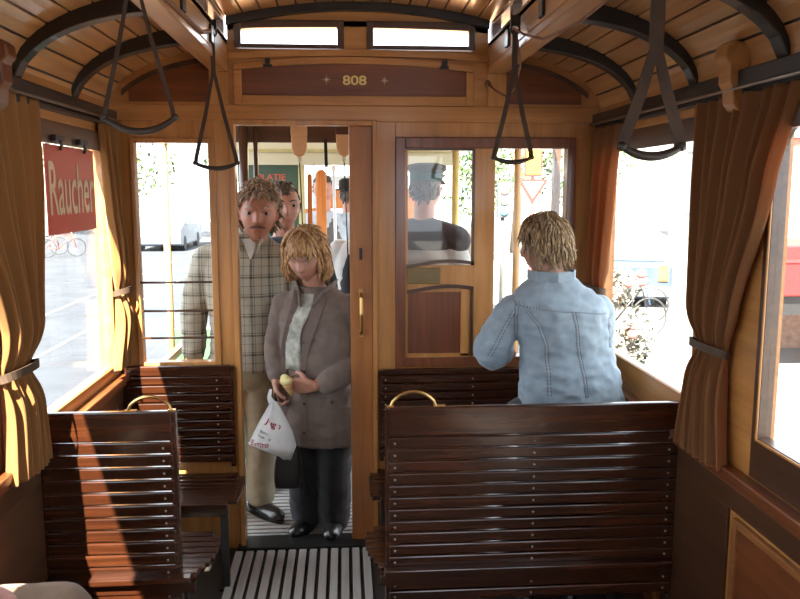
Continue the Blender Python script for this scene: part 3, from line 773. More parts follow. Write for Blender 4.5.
leafm = plain('sunlit_leaves', (.035,.07,.012), .6, var=.5, scale=1.3)
leafb = leafm.node_tree.nodes['Principled BSDF']
trunkm = plain('tree_bark', (.10,.075,.05), .9, var=.3)
def tree(x, y, h, cr, label, n=1500, ls=.3, z0=-.75, mt=None):
    r = thing('street_tree', (x, y, z0), label, 'tree', 'street trees')
    MB().tube([(x,y,z0), (x+.1,y,z0+h*.35), (x-.1,y+.1,z0+h*.75)], [.2,.15,.06], 10).build('trunk', trunkm, r, smooth=True)
    m = MB(); rnd = random.Random(int(x*13+y*7))
    cl = [Vector((rnd.uniform(-.7,.7)*cr, rnd.uniform(-.7,.7)*cr, h*.62 + rnd.uniform(-.26,.34)*h)) for _ in range(14)]
    for _ in range(n):
        c = rnd.choice(cl); d = Vector((rnd.gauss(0,1), rnd.gauss(0,1), rnd.gauss(0,1))).normalized()*cr*.42*rnd.uniform(.5,1.0)
        p = Vector((x,y,z0)) + c + d
        u = Vector((rnd.uniform(-1,1), rnd.uniform(-1,1), rnd.uniform(-1,1))).normalized(); v = u.orthogonal().normalized()
        s = ls*rnd.uniform(.6,1.2)
        m.add([p-u*s/2, p+v*s*.3, p+u*s/2, p-v*s*.3], [(0,1,2,3)])
    m.build('foliage', mt or leafm, r)
tree(-11, 40, 8.5, 3.2, 'leafy tree at the left of the barred window view')
tree(-6.5, 46, 9.5, 3.2, 'leafy tree behind the parked van, right half of the barred window')
tree(-17.5, 44, 7.0, 2.6, 'green tree beyond the bicycles, right of the red sign')
tree(6.6, 30, 6.2, 2.2, 'green tree behind the road sign, right bulkhead window', ls=.25)
tree(10.0, 31, 7.0, 2.4, 'bushy tree behind the dark corner post, right bulkhead window', ls=.25)
tree(4.3, 26, 5.0, 1.6, 'small tree left of the yellow road sign', n=900, ls=.22)

whitew = plain('white_render', (.24,.235,.22), .8, var=.05)
brick = plain('pale_brick', (.42,.25,.18), .85, var=.25, scale=12)
wing = plain('window_dark_glass', (.16,.2,.24), .2)
def building(x0, x1, y0, y1, h, label, rows, cols, mt, face='y'):
    r = thing('building', ((x0+x1)/2, (y0+y1)/2, -.75), label, 'building')
    MB().box(x0, x1, y0, y1, -.75, h).build('wall', mt, r)
    MB().box(x0-.3, x1+.3, y0-.3, y1+.3, h, h+.35).build('roof', plain('roof_slab', (.5,.42,.38), .8), r)
    for i in range(rows):
        for j in range(cols):
            z = .6 + i*3.0
            if face == 'y':
                xx = x0 + (j+.5)*(x1-x0)/cols; m = MB().box(xx-.5, xx+.5, y0-.03, y0+.05, z, z+1.5)
            elif face == '-x':
                yy = y0 + (j+.5)*(y1-y0)/cols; m = MB().box(x0-.03, x0+.05, yy-.5, yy+.5, z, z+1.5)
            m.build('window', wing, r)
building(-30, -2.5, 62, 70, 8.5, 'long white building far behind the trees on the left', 2, 8, whitew)
building(3, 40, 58, 66, 9, 'long pale building far off on the right side', 2, 9, whitew)
building(17, 26, 2, 40, 6.5, 'pale building across the pavement on the right', 2, 8, whitew, '-x')
r = thing('brick_pier', (6.55, 10.4, -.75), 'pale brick pier behind the red cart outside the near right window', 'pier')
MB().box(6.1, 8.4, 11.4, 11.8, -.75, 2.5).build('pier', brick, r, bevel=.01)
MB().box(6.0, 8.5, 11.3, 11.9, 2.5, 2.6).build('coping', whitew, r)
# red cart
redp = plain('red_cart_paint', (.22,.008,.008), .5, var=.06)
r = thing('market_cart', (6.9, 10.3, -.75), 'bright red cart with drawbar outside the near right window', 'cart')
MB().box(5.3, 8.6, 9.6, 11.1, .36, 1.02).build('body', redp, r, bevel=.02)
MB().box(5.35, 8.55, 9.58, 9.6, .80, .84).build('body_rail', plain('dark_red', (.3,.02,.02), .4), r)
for x in (6.6, 8.2):
    MB().lathe((x, 9.62, -.40), [(.05,-.06),(.33,-.06),(.35,0),(.33,.06),(.05,.06)], 24, axis=1).build('wheel', blackm, r)
MB().box(5.6, 8.4, 9.7, 10.9, .1, .36).build('chassis', blackm, r)

# cars
silver = plain('silver_blue_car_paint', (.035,.052,.085), .35, var=.03, coat=.2)
whitec = plain('white_car_paint', (.12,.14,.17), .35, var=.03, coat=.2)
tyre = plain('tyre_rubber', (.02,.02,.02), .8)
carg = plain('car_glass', (.06,.09,.12), .35, coat=0)
tail = plain('orange_red_tail_lamp', (.75,.16,.04), .3)
def car(x, y, rot, L, W, H, paint, label, van=False):
    """x,y centre; length along local +Y, front at +Y"""
    r = thing('parked_car', (x, y, -.75), label, 'car')
    Mt = Matrix.Translation((x, y, -.75)) @ Matrix.Rotation(rot, 4, 'Z')
    h = L/2
    if van: pr = [(-h,.35),(-h,.95),(-h+.12,H-.1),(-h+.4,H),(h-1.6,H),(h-.85,1.15),(h-.1,.95),(h,.6),(h,.3),(h-.2,.22),(-h+.2,.22)]
    else: pr = [(-h,.4),(-h+.02,.95),(-h+.3,1.02),(-h+.65,H-.04),(-h+1.0,H),(h-2.1,H),(h-1.2,1.0),(h-.1,.85),(h,.6),(h,.32),(h-.2,.22),(-h+.2,.22)]
    m = MB(); n = len(pr)
    def wid(z): return W/2*(1 if z < 1.0 else 1-.16*(z-1)/(max(.3,H-1)))
    vs = [(-wid(p[1]), p[0], p[1]) for p in pr] + [(wid(p[1]), p[0], p[1]) for p in pr]
    fs = [tuple(range(n-1,-1,-1)), tuple(range(n, 2*n))] + [(i, (i+1) % n, (i+1) % n+n, i+n) for i in range(n)]
    m.add(vs, fs).xf(Mt).build('body', paint, r, bevel=.05, seg=3)
    z0, z1 = 1.02, H-.1
    yb0, yb1 = (-h+.09, -h+.22) if van else (-h+.27, -h+.58)
    yf0, yf1 = (h-.95, h-1.5) if van else (h-1.32, h-1.98)
    m = MB(); e = .02
    m.add([(-W/2*.82, yb0-e, z0), (W/2*.82, yb0-e, z0), (W/2*.74, yb1-e, z1), (-W/2*.74, yb1-e, z1)], [(0,1,2,3)]).xf(Mt).build('rear_window', carg, r, solid=.02)
    m = MB().add([(-W/2*.82, yf0+e+.05, z0+.02), (W/2*.82, yf0+e+.05, z0+.02), (W/2*.74, yf1+e+.05, z1), (-W/2*.74, yf1+e+.05, z1)], [(3,2,1,0)]); m.xf(Mt).build('windscreen', carg, r, solid=.02)
    for s in (-1, 1):
        m = MB().add([(s*(W/2*.995), yb1-.02, z0+.02), (s*(W/2*.995), yf0-.25, z0+.02), (s*(W/2*.90), yf1-.1, z1), (s*(W/2*.90), yb1+.2, z1)], [(0,1,2,3)]); m.xf(Mt).build('side_window', carg, r, solid=.03)
        m = MB().box(s*W/2*.78-.10, s*W/2*.78+.10, -h-.03, -h+.05, .62, .98); m.xf(Mt).build('tail_lamp', tail, r, bevel=.02)
        m = MB().box(s*W/2*.7-.14, s*W/2*.7+.14, h-.1, h+.02, .58, .74); m.xf(Mt).build('head_lamp', whitew, r, bevel=.02)
        for yy in (-h+.85, h-.85):
            m = MB().lathe((s*(W/2-.1), yy, .31), [(.1,-.1),(.30,-.1),(.31,0),(.30,.1),(.1,.11)], 20, axis=0); m.xf(Mt).build('wheel', tyre, r)
    m = MB().box(-W/2+.04, W/2-.04, -h-.06, -h+.1, .3, .52); m.xf(Mt).build('bumper', plain('grey_bumper', (.16,.17,.19), .5), r, bevel=.03)
    m = MB().box(-.26, .26, -h-.075, -h-.06, .36, .47); m.xf(Mt).build('number_plate', whitew, r)
    return r
car(6.35, 17.6, math.radians(-14), 4.1, 1.72, 1.48, silver, 'silver-blue car parked outside the right window, orange tail lamp')
car(-7.6, 34.5, PI, 4.6, 1.9, 1.95, whitec, 'white van parked on the street beyond the barred window', True)

# bicycles
def bike(x, y, rot, col, label):
    r = thing('bicycle', (x, y, -.75), label, 'bicycle', 'bicycles parked in the street')
    Mt = Matrix.Translation((x, y, -.75)) @ Matrix.Rotation(rot, 4, 'Z')
    for cx in (-.52, .52):
        MB().tube([(cx+.33*math.cos(a), 0, .34+.33*math.sin(a)) for a in [2*PI*q/24 for q in range(24)]], .018, 6, closed=True).xf(Mt).build('wheel', tyre, r, smooth=True)
    m = MB(); F = [((-.52,.34),(-.1,.3)),((-.1,.3),(-.22,.88)),((-.1,.3),(.36,.82)),((-.22,.78),(.36,.82)),((-.52,.34),(-.2,.78)),((.52,.34),(.34,.98))]
    for a, b in F: m.tube([(a[0],0,a[1]), (b[0],0,b[1])], .017, 6)
    m.xf(Mt).build('bicycle_frame', col, r, smooth=True)
    MB().tube([(.38,-.26,1.0),(.33,-.1,1.03),(.33,.1,1.03),(.38,.26,1.0)], .013, 6).xf(Mt).build('handlebar', steel, r, smooth=True)
    MB().ell((-.23,0,.92), (.13,.07,.035)).xf(Mt).build('saddle', blackm, r, smooth=True)
bikeblue = plain('blue_bike_paint', (.05,.12,.35), .3); bikered = plain('red_bike_paint', (.5,.07,.04), .3)
bike(-11.6, 31, .2, blackm, 'black bicycle under the left end of the red sign')
bike(-10.6, 30, .5, bikered, 'red bicycle under the right end of the red sign')
bike(2.2, 15.6, .3, blackm, 'black bicycle in the right bulkhead window, left of the woman in denim')
bike(5.2, 14.2, -.2, bikeblue, 'blue bicycle outside, just left of the silver-blue car')
bike(4.6, 12.6, .15, blackm, 'black bicycle outside beside the pale bush')
# person-high pale bush outside the right window
bushm = plain('pale_sunlit_bush', (.17,.16,.12), .8, var=.5, scale=6)
r = thing('flowering_bush', (2.95, 8.6, -.70), 'pale flowering bush outside the right window beside the woman in denim', 'bush')
m = MB(); rnd = random.Random(4)
cl = [Vector((rnd.uniform(-.22,.26), rnd.uniform(-.6,.6), rnd.uniform(.2,1.5))) for _ in range(22)]
for _ in range(2200):
    c = rnd.choice(cl); d = Vector((rnd.gauss(0,1), rnd.gauss(0,1), rnd.gauss(0,1))).normalized()*.20*rnd.uniform(.6,1)
    p = Vector((2.95,8.6,-.70)) + c + d
    u = Vector((rnd.uniform(-1,1), rnd.uniform(-1,1), rnd.uniform(-1,1))).normalized(); v = u.orthogonal().normalized(); s = rnd.uniform(.05,.11)
    m.add([p-u*s/2, p+v*s*.35, p+u*s/2, p-v*s*.35], [(0,1,2,3)])
m.build('foliage', bushm, r)
MB().tube([(2.95,8.6,-.7),(2.95,8.6,.3)], [.05,.02], 8).build('stem', trunkm, r)
petal = plain('dusky_red_petals', (.45,.12,.10), .6)
for k in range(9):
    c = Vector((2.95,8.6,-.7)) + rnd.choice(cl) + Vector((rnd.uniform(-.2,.2), -.26, rnd.uniform(-.1,.2)))
    MB().ell(c, (.06,.05,.05), nu=10, nv=6).build('blossom', petal, r, smooth=True)

# road sign cluster in the right bulkhead window
signy = plain('yellow_sign_face', (.32,.17,.012), .6); redm = plain('red_sign_border', (.34,.015,.01), .6); whm = plain('white_sign_face', (.35,.35,.34), .6)
sx, sy = 3.53, 14.6
r = thing('road_sign', (sx, sy, -.75), 'red and white give-way triangle under a yellow red-edged board on a striped pole', 'road sign')
for q in range(10):
    z = -.75 + q*.26
    MB().tube([(sx, sy, z), (sx, sy, z+.26)], .035, 10).build('pole_band', redm if q % 2 else whm, r, smooth=True)
MB().tube([(sx, sy, 1.85), (sx, sy, 2.6)], .03, 10).build('pole', steel, r, smooth=True)
MB().box(sx-.17, sx+.17, sy-.05, sy-.03, 1.98, 2.62).build('board_border', redm, r, bevel=.01)
MB().box(sx-.135, sx+.135, sy-.058, sy-.05, 2.02, 2.58).build('board_face', signy, r)
MB().prism([(sx-.30, 1.93), (sx+.30, 1.93), (sx, 1.45)], 1, sy-.05, sy-.03).build('triangle_border', redm, r)
MB().prism([(sx-.20, 1.88), (sx+.20, 1.88), (sx, 1.57)], 1, sy-.06, sy-.05).build('triangle_face', whm, r)
r = thing('traffic_light', (2.75, 13.5, -.75), 'small traffic light left of the road sign, right bulkhead window', 'traffic light')
MB().tube([(2.75, 13.5, -.75), (2.75, 13.5, 1.6)], .04, 8).build('pole', steel, r, smooth=True)
MB().box(2.65, 2.85, 13.4, 13.55, 1.25, 1.85).build('housing', plain('dark_housing', (.05,.06,.07), .5), r, bevel=.02)
for z, c in ((1.73, (.6,.15,.05)), (1.55, (.4,.28,.05)), (1.37, (.05,.3,.35))):
    MB().lathe((2.75, 13.38, z), [(.07,-.01),(.07,.03)], 16, axis=1).build('lens', plain('lens_%d' % int(z*100), c, .3), r)


# ------------------------------------------------------------------ people
def head_fn(s=1.0, fem=0.0):
    def fn(p):
        x, y, z = p
        X, Yy, Z = x*.076, y*.094, z*.118
        if z < 0:
            k = (-z)
            X *= 1 - (.30+.04*fem)*k**1.6
            if y > 0: Yy *= 1 - .40*k**1.2
            else: Yy *= 1 - .06*k
        if y < 0:
            fr = min(1, -y*1.4)
            Yy += .006*fr
            g = lambda a, b, sa, sb: math.exp(-((X-a)/sa)**2 - ((Z-b)/sb)**2)
            d = 0
            nz = 0
            if -.042 < Z < .03: nz = sm((.03-Z)/.052) * (1 - sm((-.026-Z)/.014))
            d += .025*nz*math.exp(-(X/(.009+.005*nz))**2)
            d += .005*math.exp(-(X/.05)**2-((Z-.032)/.010)**2)
            d -= .011*(g(.031,.010,.015,.011)+g(-.031,.010,.015,.011))
            d += .005*(g(.042,-.02,.02,.018)+g(-.042,-.02,.02,.018))
            d += .006*math.exp(-(X/.024)**2-((Z+.047)/.006)**2) + .007*math.exp(-(X/.02)**2-((Z+.061)/.007)**2)
            d -= .005*math.exp(-(X/.024)**2-((Z+.0535)/.0022)**2)
            d += .010*math.exp(-(X/.024)**2-((Z+.098)/.018)**2)
            Yy -= d*fr
        return (X*s, Yy*s, Z*s)
    return fn
class Head:
    def __init__(s, c, rot=(0,0,0), sc=1.0, fem=0.0):
        s.c = Vector(c); s.R = Euler([math.radians(a) for a in rot], 'XYZ').to_matrix().to_4x4(); s.sc = sc; s.fem = fem
        s.f = head_fn(sc, fem)
    def P(s, x, y, z): return s.c + (s.R @ Vector((x, y, z)))*1.0
    def surf(s, X, Z, off=0):
        """a point on the front of the face at face coords X,Z (metres)"""
        z = max(-.99, min(.99, Z/(.118))); r = math.sqrt(1-z*z)
        lim = .076*((1-(.30+.04*s.fem)*(-z)**1.6) if z < 0 else 1)
        x = max(-.95*r, min(.95*r, X/lim)); y = -math.sqrt(max(0, r*r-x*x))
        q = Vector(s.f((x, y, z))); q.y -= off
        return s.c + s.R @ q
    def add(s, mb):
        mb.ell(s.c, None, M=s.R, nu=72, nv=56, fn=s.f)
        for sg in (-1, 1):
            E_ = s.R @ Euler((.15, 0, sg*-.35)).to_matrix().to_4x4()
            mb.ell(s.P(sg*.078*s.sc, .008*s.sc, -.002*s.sc), (.010*s.sc, .020*s.sc, .033*s.sc), M=E_, nu=12, nv=10)
    def face(s, root, M, mats, closed=False, brows=True, lips=True, small=False):
        hair, lipm = mats[:2]
        for sg in (-1, 1):
            q = s.surf(sg*.031*s.sc, .009*s.sc, -.006)
            if not closed:
                e = MB().ell(q, [.0130*s.sc]*3, nu=14, nv=10).xf(M).build('eye', eyew, root, smooth=True)
                q2 = q + s.R @ Vector((0, -.0103*s.sc, 0))
                MB().ell(q2, (.0066*s.sc,.0036*s.sc,.0066*s.sc), M=s.R, nu=12, nv=8).xf(M).build('iris', irism, e, smooth=True)
                pts = [s.surf(sg*.031*s.sc+d*s.sc, (.019-18*d*d)*s.sc, .0015) for d in (-.015,-.008,0,.008,.015)]
                MB().tube(pts, [.0015,.003,.0035,.003,.0015], 6).xf(M).build('eyelid', mats[2] if len(mats) > 2 else hair, root, smooth=True)
            else:
                pts = [s.surf(sg*.031*s.sc+d*s.sc, (.004+10*d*d)*s.sc, .001) for d in (-.015,-.008,0,.008,.015)]
                MB().tube(pts, [.0015,.003,.0036,.003,.0015], 6).xf(M).build('eyelash', hair, root, smooth=True)
            if brows:
                pts = [s.surf(sg*a*s.sc, (.030 - abs(a-.030)*.12 + b)*s.sc, .0015) for a, b in ((.014,-.001),(.024,.002),(.036,.003),(.048,-.001))]
                MB().tube(pts, [.003,.0045,.004,.0015], 6).xf(M).build('eyebrow', hair, root, smooth=True)
        if lips:
            m = MB()
            for zz, rr in ((-.0485,.0032),(-.0585,.0040)):
                m.tube([s.surf(a*s.sc, (zz-.006*(abs(a)/.024)**2*(-1 if zz < -.05 else 1)*.6)*s.sc, -.001) for a in (-.022,-.012,0,.012,.022)], [.001,rr*.9,rr,rr*.9,.001], 6)
            m.xf(M).build('lips', lipm, root, smooth=True)
def hair_cap(s, root, M, mat, mask, n=260, L=.07, r=.0075, puff=1.08, seed=1, part=None, mess=.3, out=.35, down=1.0, bulge=(0,0,0), name='hair'):
    """mask(d)->0..1 over head directions (x, y, z), y<0 is the face"""
    rnd = random.Random(seed); m = MB()
    def fn(p):
        k = mask(p); q = Vector(s.f((p.x, max(p.y, -.75) if k > 0 else p.y, p.z)))
        if k <= 0: return q*.9
        nz = noise.noise(Vector((p.x*3.2, p.y*3.2, p.z*3.2)) + Vector((seed,0,0)))
        q = q*lerp(.96, puff + .05*nz, k)
        return q + Vector(bulge)*k
    m.ell(s.c, None, M=s.R, nu=40, nv=30, fn=fn)
    cnt = 0
    while cnt < n:
        d = Vector((rnd.gauss(0,1), rnd.gauss(0,1), rnd.gauss(0,1))).normalized()
        k = mask(d)
        if k < .25: continue
        cnt += 1
        q = Vector(fn(d))*.99; nrm = Vector((d.x/.076, d.y/.094, d.z/.118)).normalized()
        flow = Vector((d.x*.8, d.y*.6 - (0.0 if part is None else part*(d.z > .3)), -down*.9)) 
        flow += Vector((rnd.gauss(0,mess), rnd.gauss(0,mess), rnd.gauss(0,mess)))
        flow = (flow - nrm*flow.dot(nrm)); flow = flow.normalized() if flow.length > .01 else nrm.orthogonal()
        ll = L*rnd.uniform(.6, 1.15)*k; pts = []
        cur = q.copy(); dr = flow + nrm*out
        for i in range(6):
            pts.append(cur.copy()); cur = cur + dr.normalized()*ll/5
            dr = dr + Vector((0,0,-.18*down)) - nrm*(out*.28) + Vector((rnd.gauss(0,mess*.25), rnd.gauss(0,mess*.25), 0))
        pts = [s.c + s.R @ p for p in pts]
        rr = r*rnd.uniform(.7,1.3)
        m.tube(pts, [rr*.7, rr, rr, rr*.8, rr*.5, rr*.12], 5)
    return m.xf(M).build(name, mat, root, smooth=True)
def hand(mb, w, d, nrm, side, curl=.5, s=1.0, spread=.12):
    """w wrist, d towards the knuckles, nrm out of the back of the hand, side: direction of the thumb"""
    w, d, nrm = Vector(w), Vector(d).normalized(), Vector(nrm).normalized(); t = Vector(side); t = (t - d*t.dot(d)).normalized(); nrm = (nrm - d*nrm.dot(d) - t*nrm.dot(t)).normalized()
    L = .095*s
    for q in (-.028, -.01, .01, .028):
        mb.limb([w + t*q*.6*s, w + d*L*.5 + t*q*s, w + d*L*.95 + t*q*s], [.017*s, .0165*s, .012*s], 10)
    for i, (q, ln) in enumerate(((.031,.070),(.011,.080),(-.010,.074),(-.030,.058))):
        p = w + d*L*.93 + t*q*s; dd = d + t*q*3*spread; pts = [p]; c = 0
        for sgm, f in ((.45, .6),(.32, 1.0),(.25, .8)):
            c += curl*f*1.15; v = dd*math.cos(c) - nrm*math.sin(c)
            p = p + v.normalized()*ln*sgm*s; pts.append(p)
        mb.limb(pts, [.0095*s, .009*s, .008*s, .0065*s], 10)
    p = w + d*L*.22 + t*.026*s; v = (t*.8 + d*.75 - nrm*.25*(1+curl)).normalized()
    p1 = p + v*.040*s; v2 = (t*.15 + d*.9 - nrm*.55*(.5+curl)).normalized(); p2 = p1 + v2*.030*s; p3 = p2 + (v2 - t*.5*curl - nrm*.2).normalized()*.024*s
    mb.limb([p - v*.015*s, p1, p2, p3], [.016*s, .012*s, .0105*s, .0085*s], 10)

eyew = plain('eye_white', (.20,.17,.15), .35); irism = plain('dark_iris', (.035,.022,.015), .15)
skin_tan = skin('tanned_skin', (.36,.15,.09)); skin_pale = skin('fair_skin', (.42,.20,.135))
lipm = plain('lip_skin', (.34,.10,.075), .4)
def shoe(root, M, x, y, z, yaw, mat, L=.28, name='shoe'):
    m = MB(); R_ = Matrix.Translation((x,y,z)) @ Matrix.Rotation(yaw, 4, 'Z')
    m.ell((0,-.045,.036), (.048,.115,.036), nu=20, nv=12).ell((0,.06,.045), (.040,.065,.045), nu=18, nv=12).ell((0,.045,.075), (.040,.052,.045), nu=16, nv=10)
    m.ell((0,-.10,.03), (.046,.062,.03), nu=16, nv=10)
    m.xf(R_)
    o = m.sculpt(name, mat, root, voxel=.007, smooth=3, M=M)
    s_ = MB().rings([(0,-.01,.0,.042,.148),(0,-.01,.006,.046,.153),(0,-.01,.012,.046,.153)], n=20).xf(R_).xf(M)
    s_.build('sole', blackm, o, smooth=False)
    return o
def person_root(x, y, z, rot, label, group=None):
    r = thing('person', (x, y, z), label, 'person', group)
    return r, Matrix.Translation((x, y, z)) @ Matrix.Rotation(math.radians(rot), 4, 'Z')
def surf_line(bv, pts, dirv, off=.001):
    """project points onto a surface along dirv"""
    out = []
    for p in pts:
        h = bv.ray_cast(Vector(p), Vector(dirv))
        if h[0] is not None: out.append(h[0] - Vector(dirv).normalized()*off)
    return out
def bvh(o):
    me = o.data; og = ORIG[o.name]
    return BVHTree.FromPolygons([v.co + og for v in me.vertices], [tuple(p.vertices) for p in me.polygons])

# ---- man in the plaid shirt (doorway, left)
def plaid_man():
    R, M = person_root(-.515, 4.02, .006, 0, 'person with bushy grey-brown hair, moustache and plaid shirt, at left in the doorway')
    sh = 1.42
    hd = Head((.085, -.075, 1.60), (6, 2, 4), 1.16)
    b = MB(); hd.add(b)
    b.limb([(.03,.0,1.36), (.055,-.02,1.45), (.075,-.04,1.54)], [.07,.062,.060])
    b.rings([(0,0,.86,.15,.105),(0,0,1.0,.145,.10),(0,0,1.15,.16,.105),(0,0,1.3,.18,.105),(.01,0,1.40,.16,.08),(.02,0,1.46,.07,.06)])
    arms = {-1: [(-.19,0,1.37), (-.262,.03,1.10), (-.25,-.03,.85)], 1: [(.20,0,1.36), (.235,.06,1.08), (.215,-.05,.83)]}
    legs = {-1: [(-.10,0,.86), (-.12,-.01,.47), (-.13,.03,.09)], 1: [(.08,0,.86), (.07,-.02,.47), (.05,.0,.09)]}
    for k in (-1, 1):
        b.limb(arms[k], [.055,.045,.030]); b.limb(legs[k], [.085,.055,.04])
        w = Vector(arms[k][-1]); hand(b, w, (0,-.15,-1), (k,.0,0) , (0,-1,0) , .55, 1.0)
    body = b.sculpt('body', skin_tan, R, voxel=.0052, smooth=3, M=M)
    hd.face(R, M, (hairm_brown, lipm, skin_tan))
    def mask(d):
        if d.z < -.50: return 0
        k = sm((d.y + .18 + .62*max(0, d.z-.30)/.45*1.0)/.22) if d.z < .62 else 1
        if d.y < -.1 and d.z < .52: k = 0
        if abs(d.x) > .85 and d.z < -.05 and d.y < .15: k = 0
        return k
    hair_cap(hd, R, M, hairm_brown, mask, n=420, L=.062, r=.0060, puff=1.15, seed=3, mess=.85, out=.75, down=.45)
    # moustache
    pts = [hd.surf(a*hd.sc, (-.0385 - 9*a*a)*hd.sc, .002) for a in (-.03,-.018,-.006,0,.006,.018,.03)]
    MB().tube(pts, [.0025,.006,.0068,.006,.0068,.006,.0025], 8).xf(M).build('moustache', plain('moustache_brown', (.09,.05,.03), .9), R, smooth=True)
    # T-shirt at the neck
    s = MB(); s.rings([(0,0,.80,.195,.14),(0,0,.90,.185,.138),(0,0,1.05,.182,.135),(0,0,1.2,.198,.137),(0,0,1.32,.215,.13),(0,0,1.415,.20,.10),(.01,0,1.47,.13,.080),(.03,-.01,1.50,.085,.072)], sq=2.3)
    s.limb([(-.185,0,1.365), (-.270,.03,1.10), (-.268,-.02,.90)], [.078,.072,.058])
    s.limb([(.185,0,1.365), (.245,.05,1.08), (.225,-.03,.88)], [.078,.068,.055])
    shirt = s.sculpt('plaid_shirt', plaid, R, voxel=.008, smooth=5, rough=.011, rscale=.10, M=M)
    bv = bvh(shirt)
    rows = []; Md = Vector((0,1,0))
    for q in range(9):
        z = lerp(1.475, 1.375, q/8); w_ = .045*(1-q/8.5)
        rows += [(bv.ray_cast(M @ Vector((.045+lerp(-w_, w_, i/4), -.6, z)), Md)[0] or (M @ Vector((.045,-.1,z)))) - Md*.004 for i in range(5)]
    MB().add(rows, [(j*5+i, j*5+i+1, (j+1)*5+i+1, (j+1)*5+i) for j in range(8) for i in range(4)]).build('undershirt', tshirt, R, smooth=True, solid=.004)
    for k in (-1, 1):
        cx = .035
        c = MB().ribbon([M @ Vector((cx+k*.088, .035, 1.51)), M @ Vector((cx+k*.085,-.05,1.50)), M @ Vector((cx+k*.060,-.10,1.465)), M @ Vector((cx+k*.042,-.135,1.41))], [.055,.06,.06,.02], .004, (k*.3,-.2,1))
        c.build('collar', plaid, R, smooth=False)
    pl_ = surf_line(bv, [M @ Vector((.03-.02*q/14, -.5, 1.36-.54*q/14)) for q in range(15)], (0,1,0), .001)
    if len(pl_) > 3: MB().ribbon(pl_, .03, .003, (1,0,0)).build('placket', plaid, R)
    # trousers
    t = MB(); t.rings([(0,0,.93,.165,.125),(0,0,.86,.18,.135),(0,0,.76,.175,.135),(0,0,.70,.15,.11)])
    for k in (-1, 1):
        L = legs[k]; t.limb([(L[0][0],0,.82), (L[1][0],L[1][1],.47), (L[2][0],L[2][1],.10)], [.105,.083,.072])
    t.sculpt('trousers', khaki, R, voxel=.009, smooth=4, rough=.009, rscale=.09, M=M)
    shoe(R, M, -.13, -.01, 0, -.2, blackshoe); shoe(R, M, .07, -.03, 0, .75, blackshoe)
    return R
hairm_brown = hairmat('greying_brown_hair', (.13,.085,.05), (.44,.33,.22))
hairm_blond = hairmat('strawberry_blond_hair', (.22,.10,.035), (.62,.36,.15))
hairm_ash = hairmat('ash_blond_hair', (.12,.075,.036), (.50,.34,.18))
hairm_dark = hairmat('dark_short_hair', (.035,.022,.015), (.12,.08,.05))
tshirt = cloth('white_cotton', (.55,.54,.50)); plaid = plaid_mat('plaid_shirt_cloth')
khaki = cloth('khaki_trouser_cloth', (.28,.25,.17)); blackshoe = plain('black_shoe_leather', (.018,.016,.015), .3, coat=.4)
taupe = cloth('taupe_jacket_cloth', (.150,.108,.088)); blackcl = cloth('black_trouser_cloth', (.014,.014,.016))
greyt = cloth('grey_print_tshirt', (.33,.32,.27), var=.35)
plaid_man()

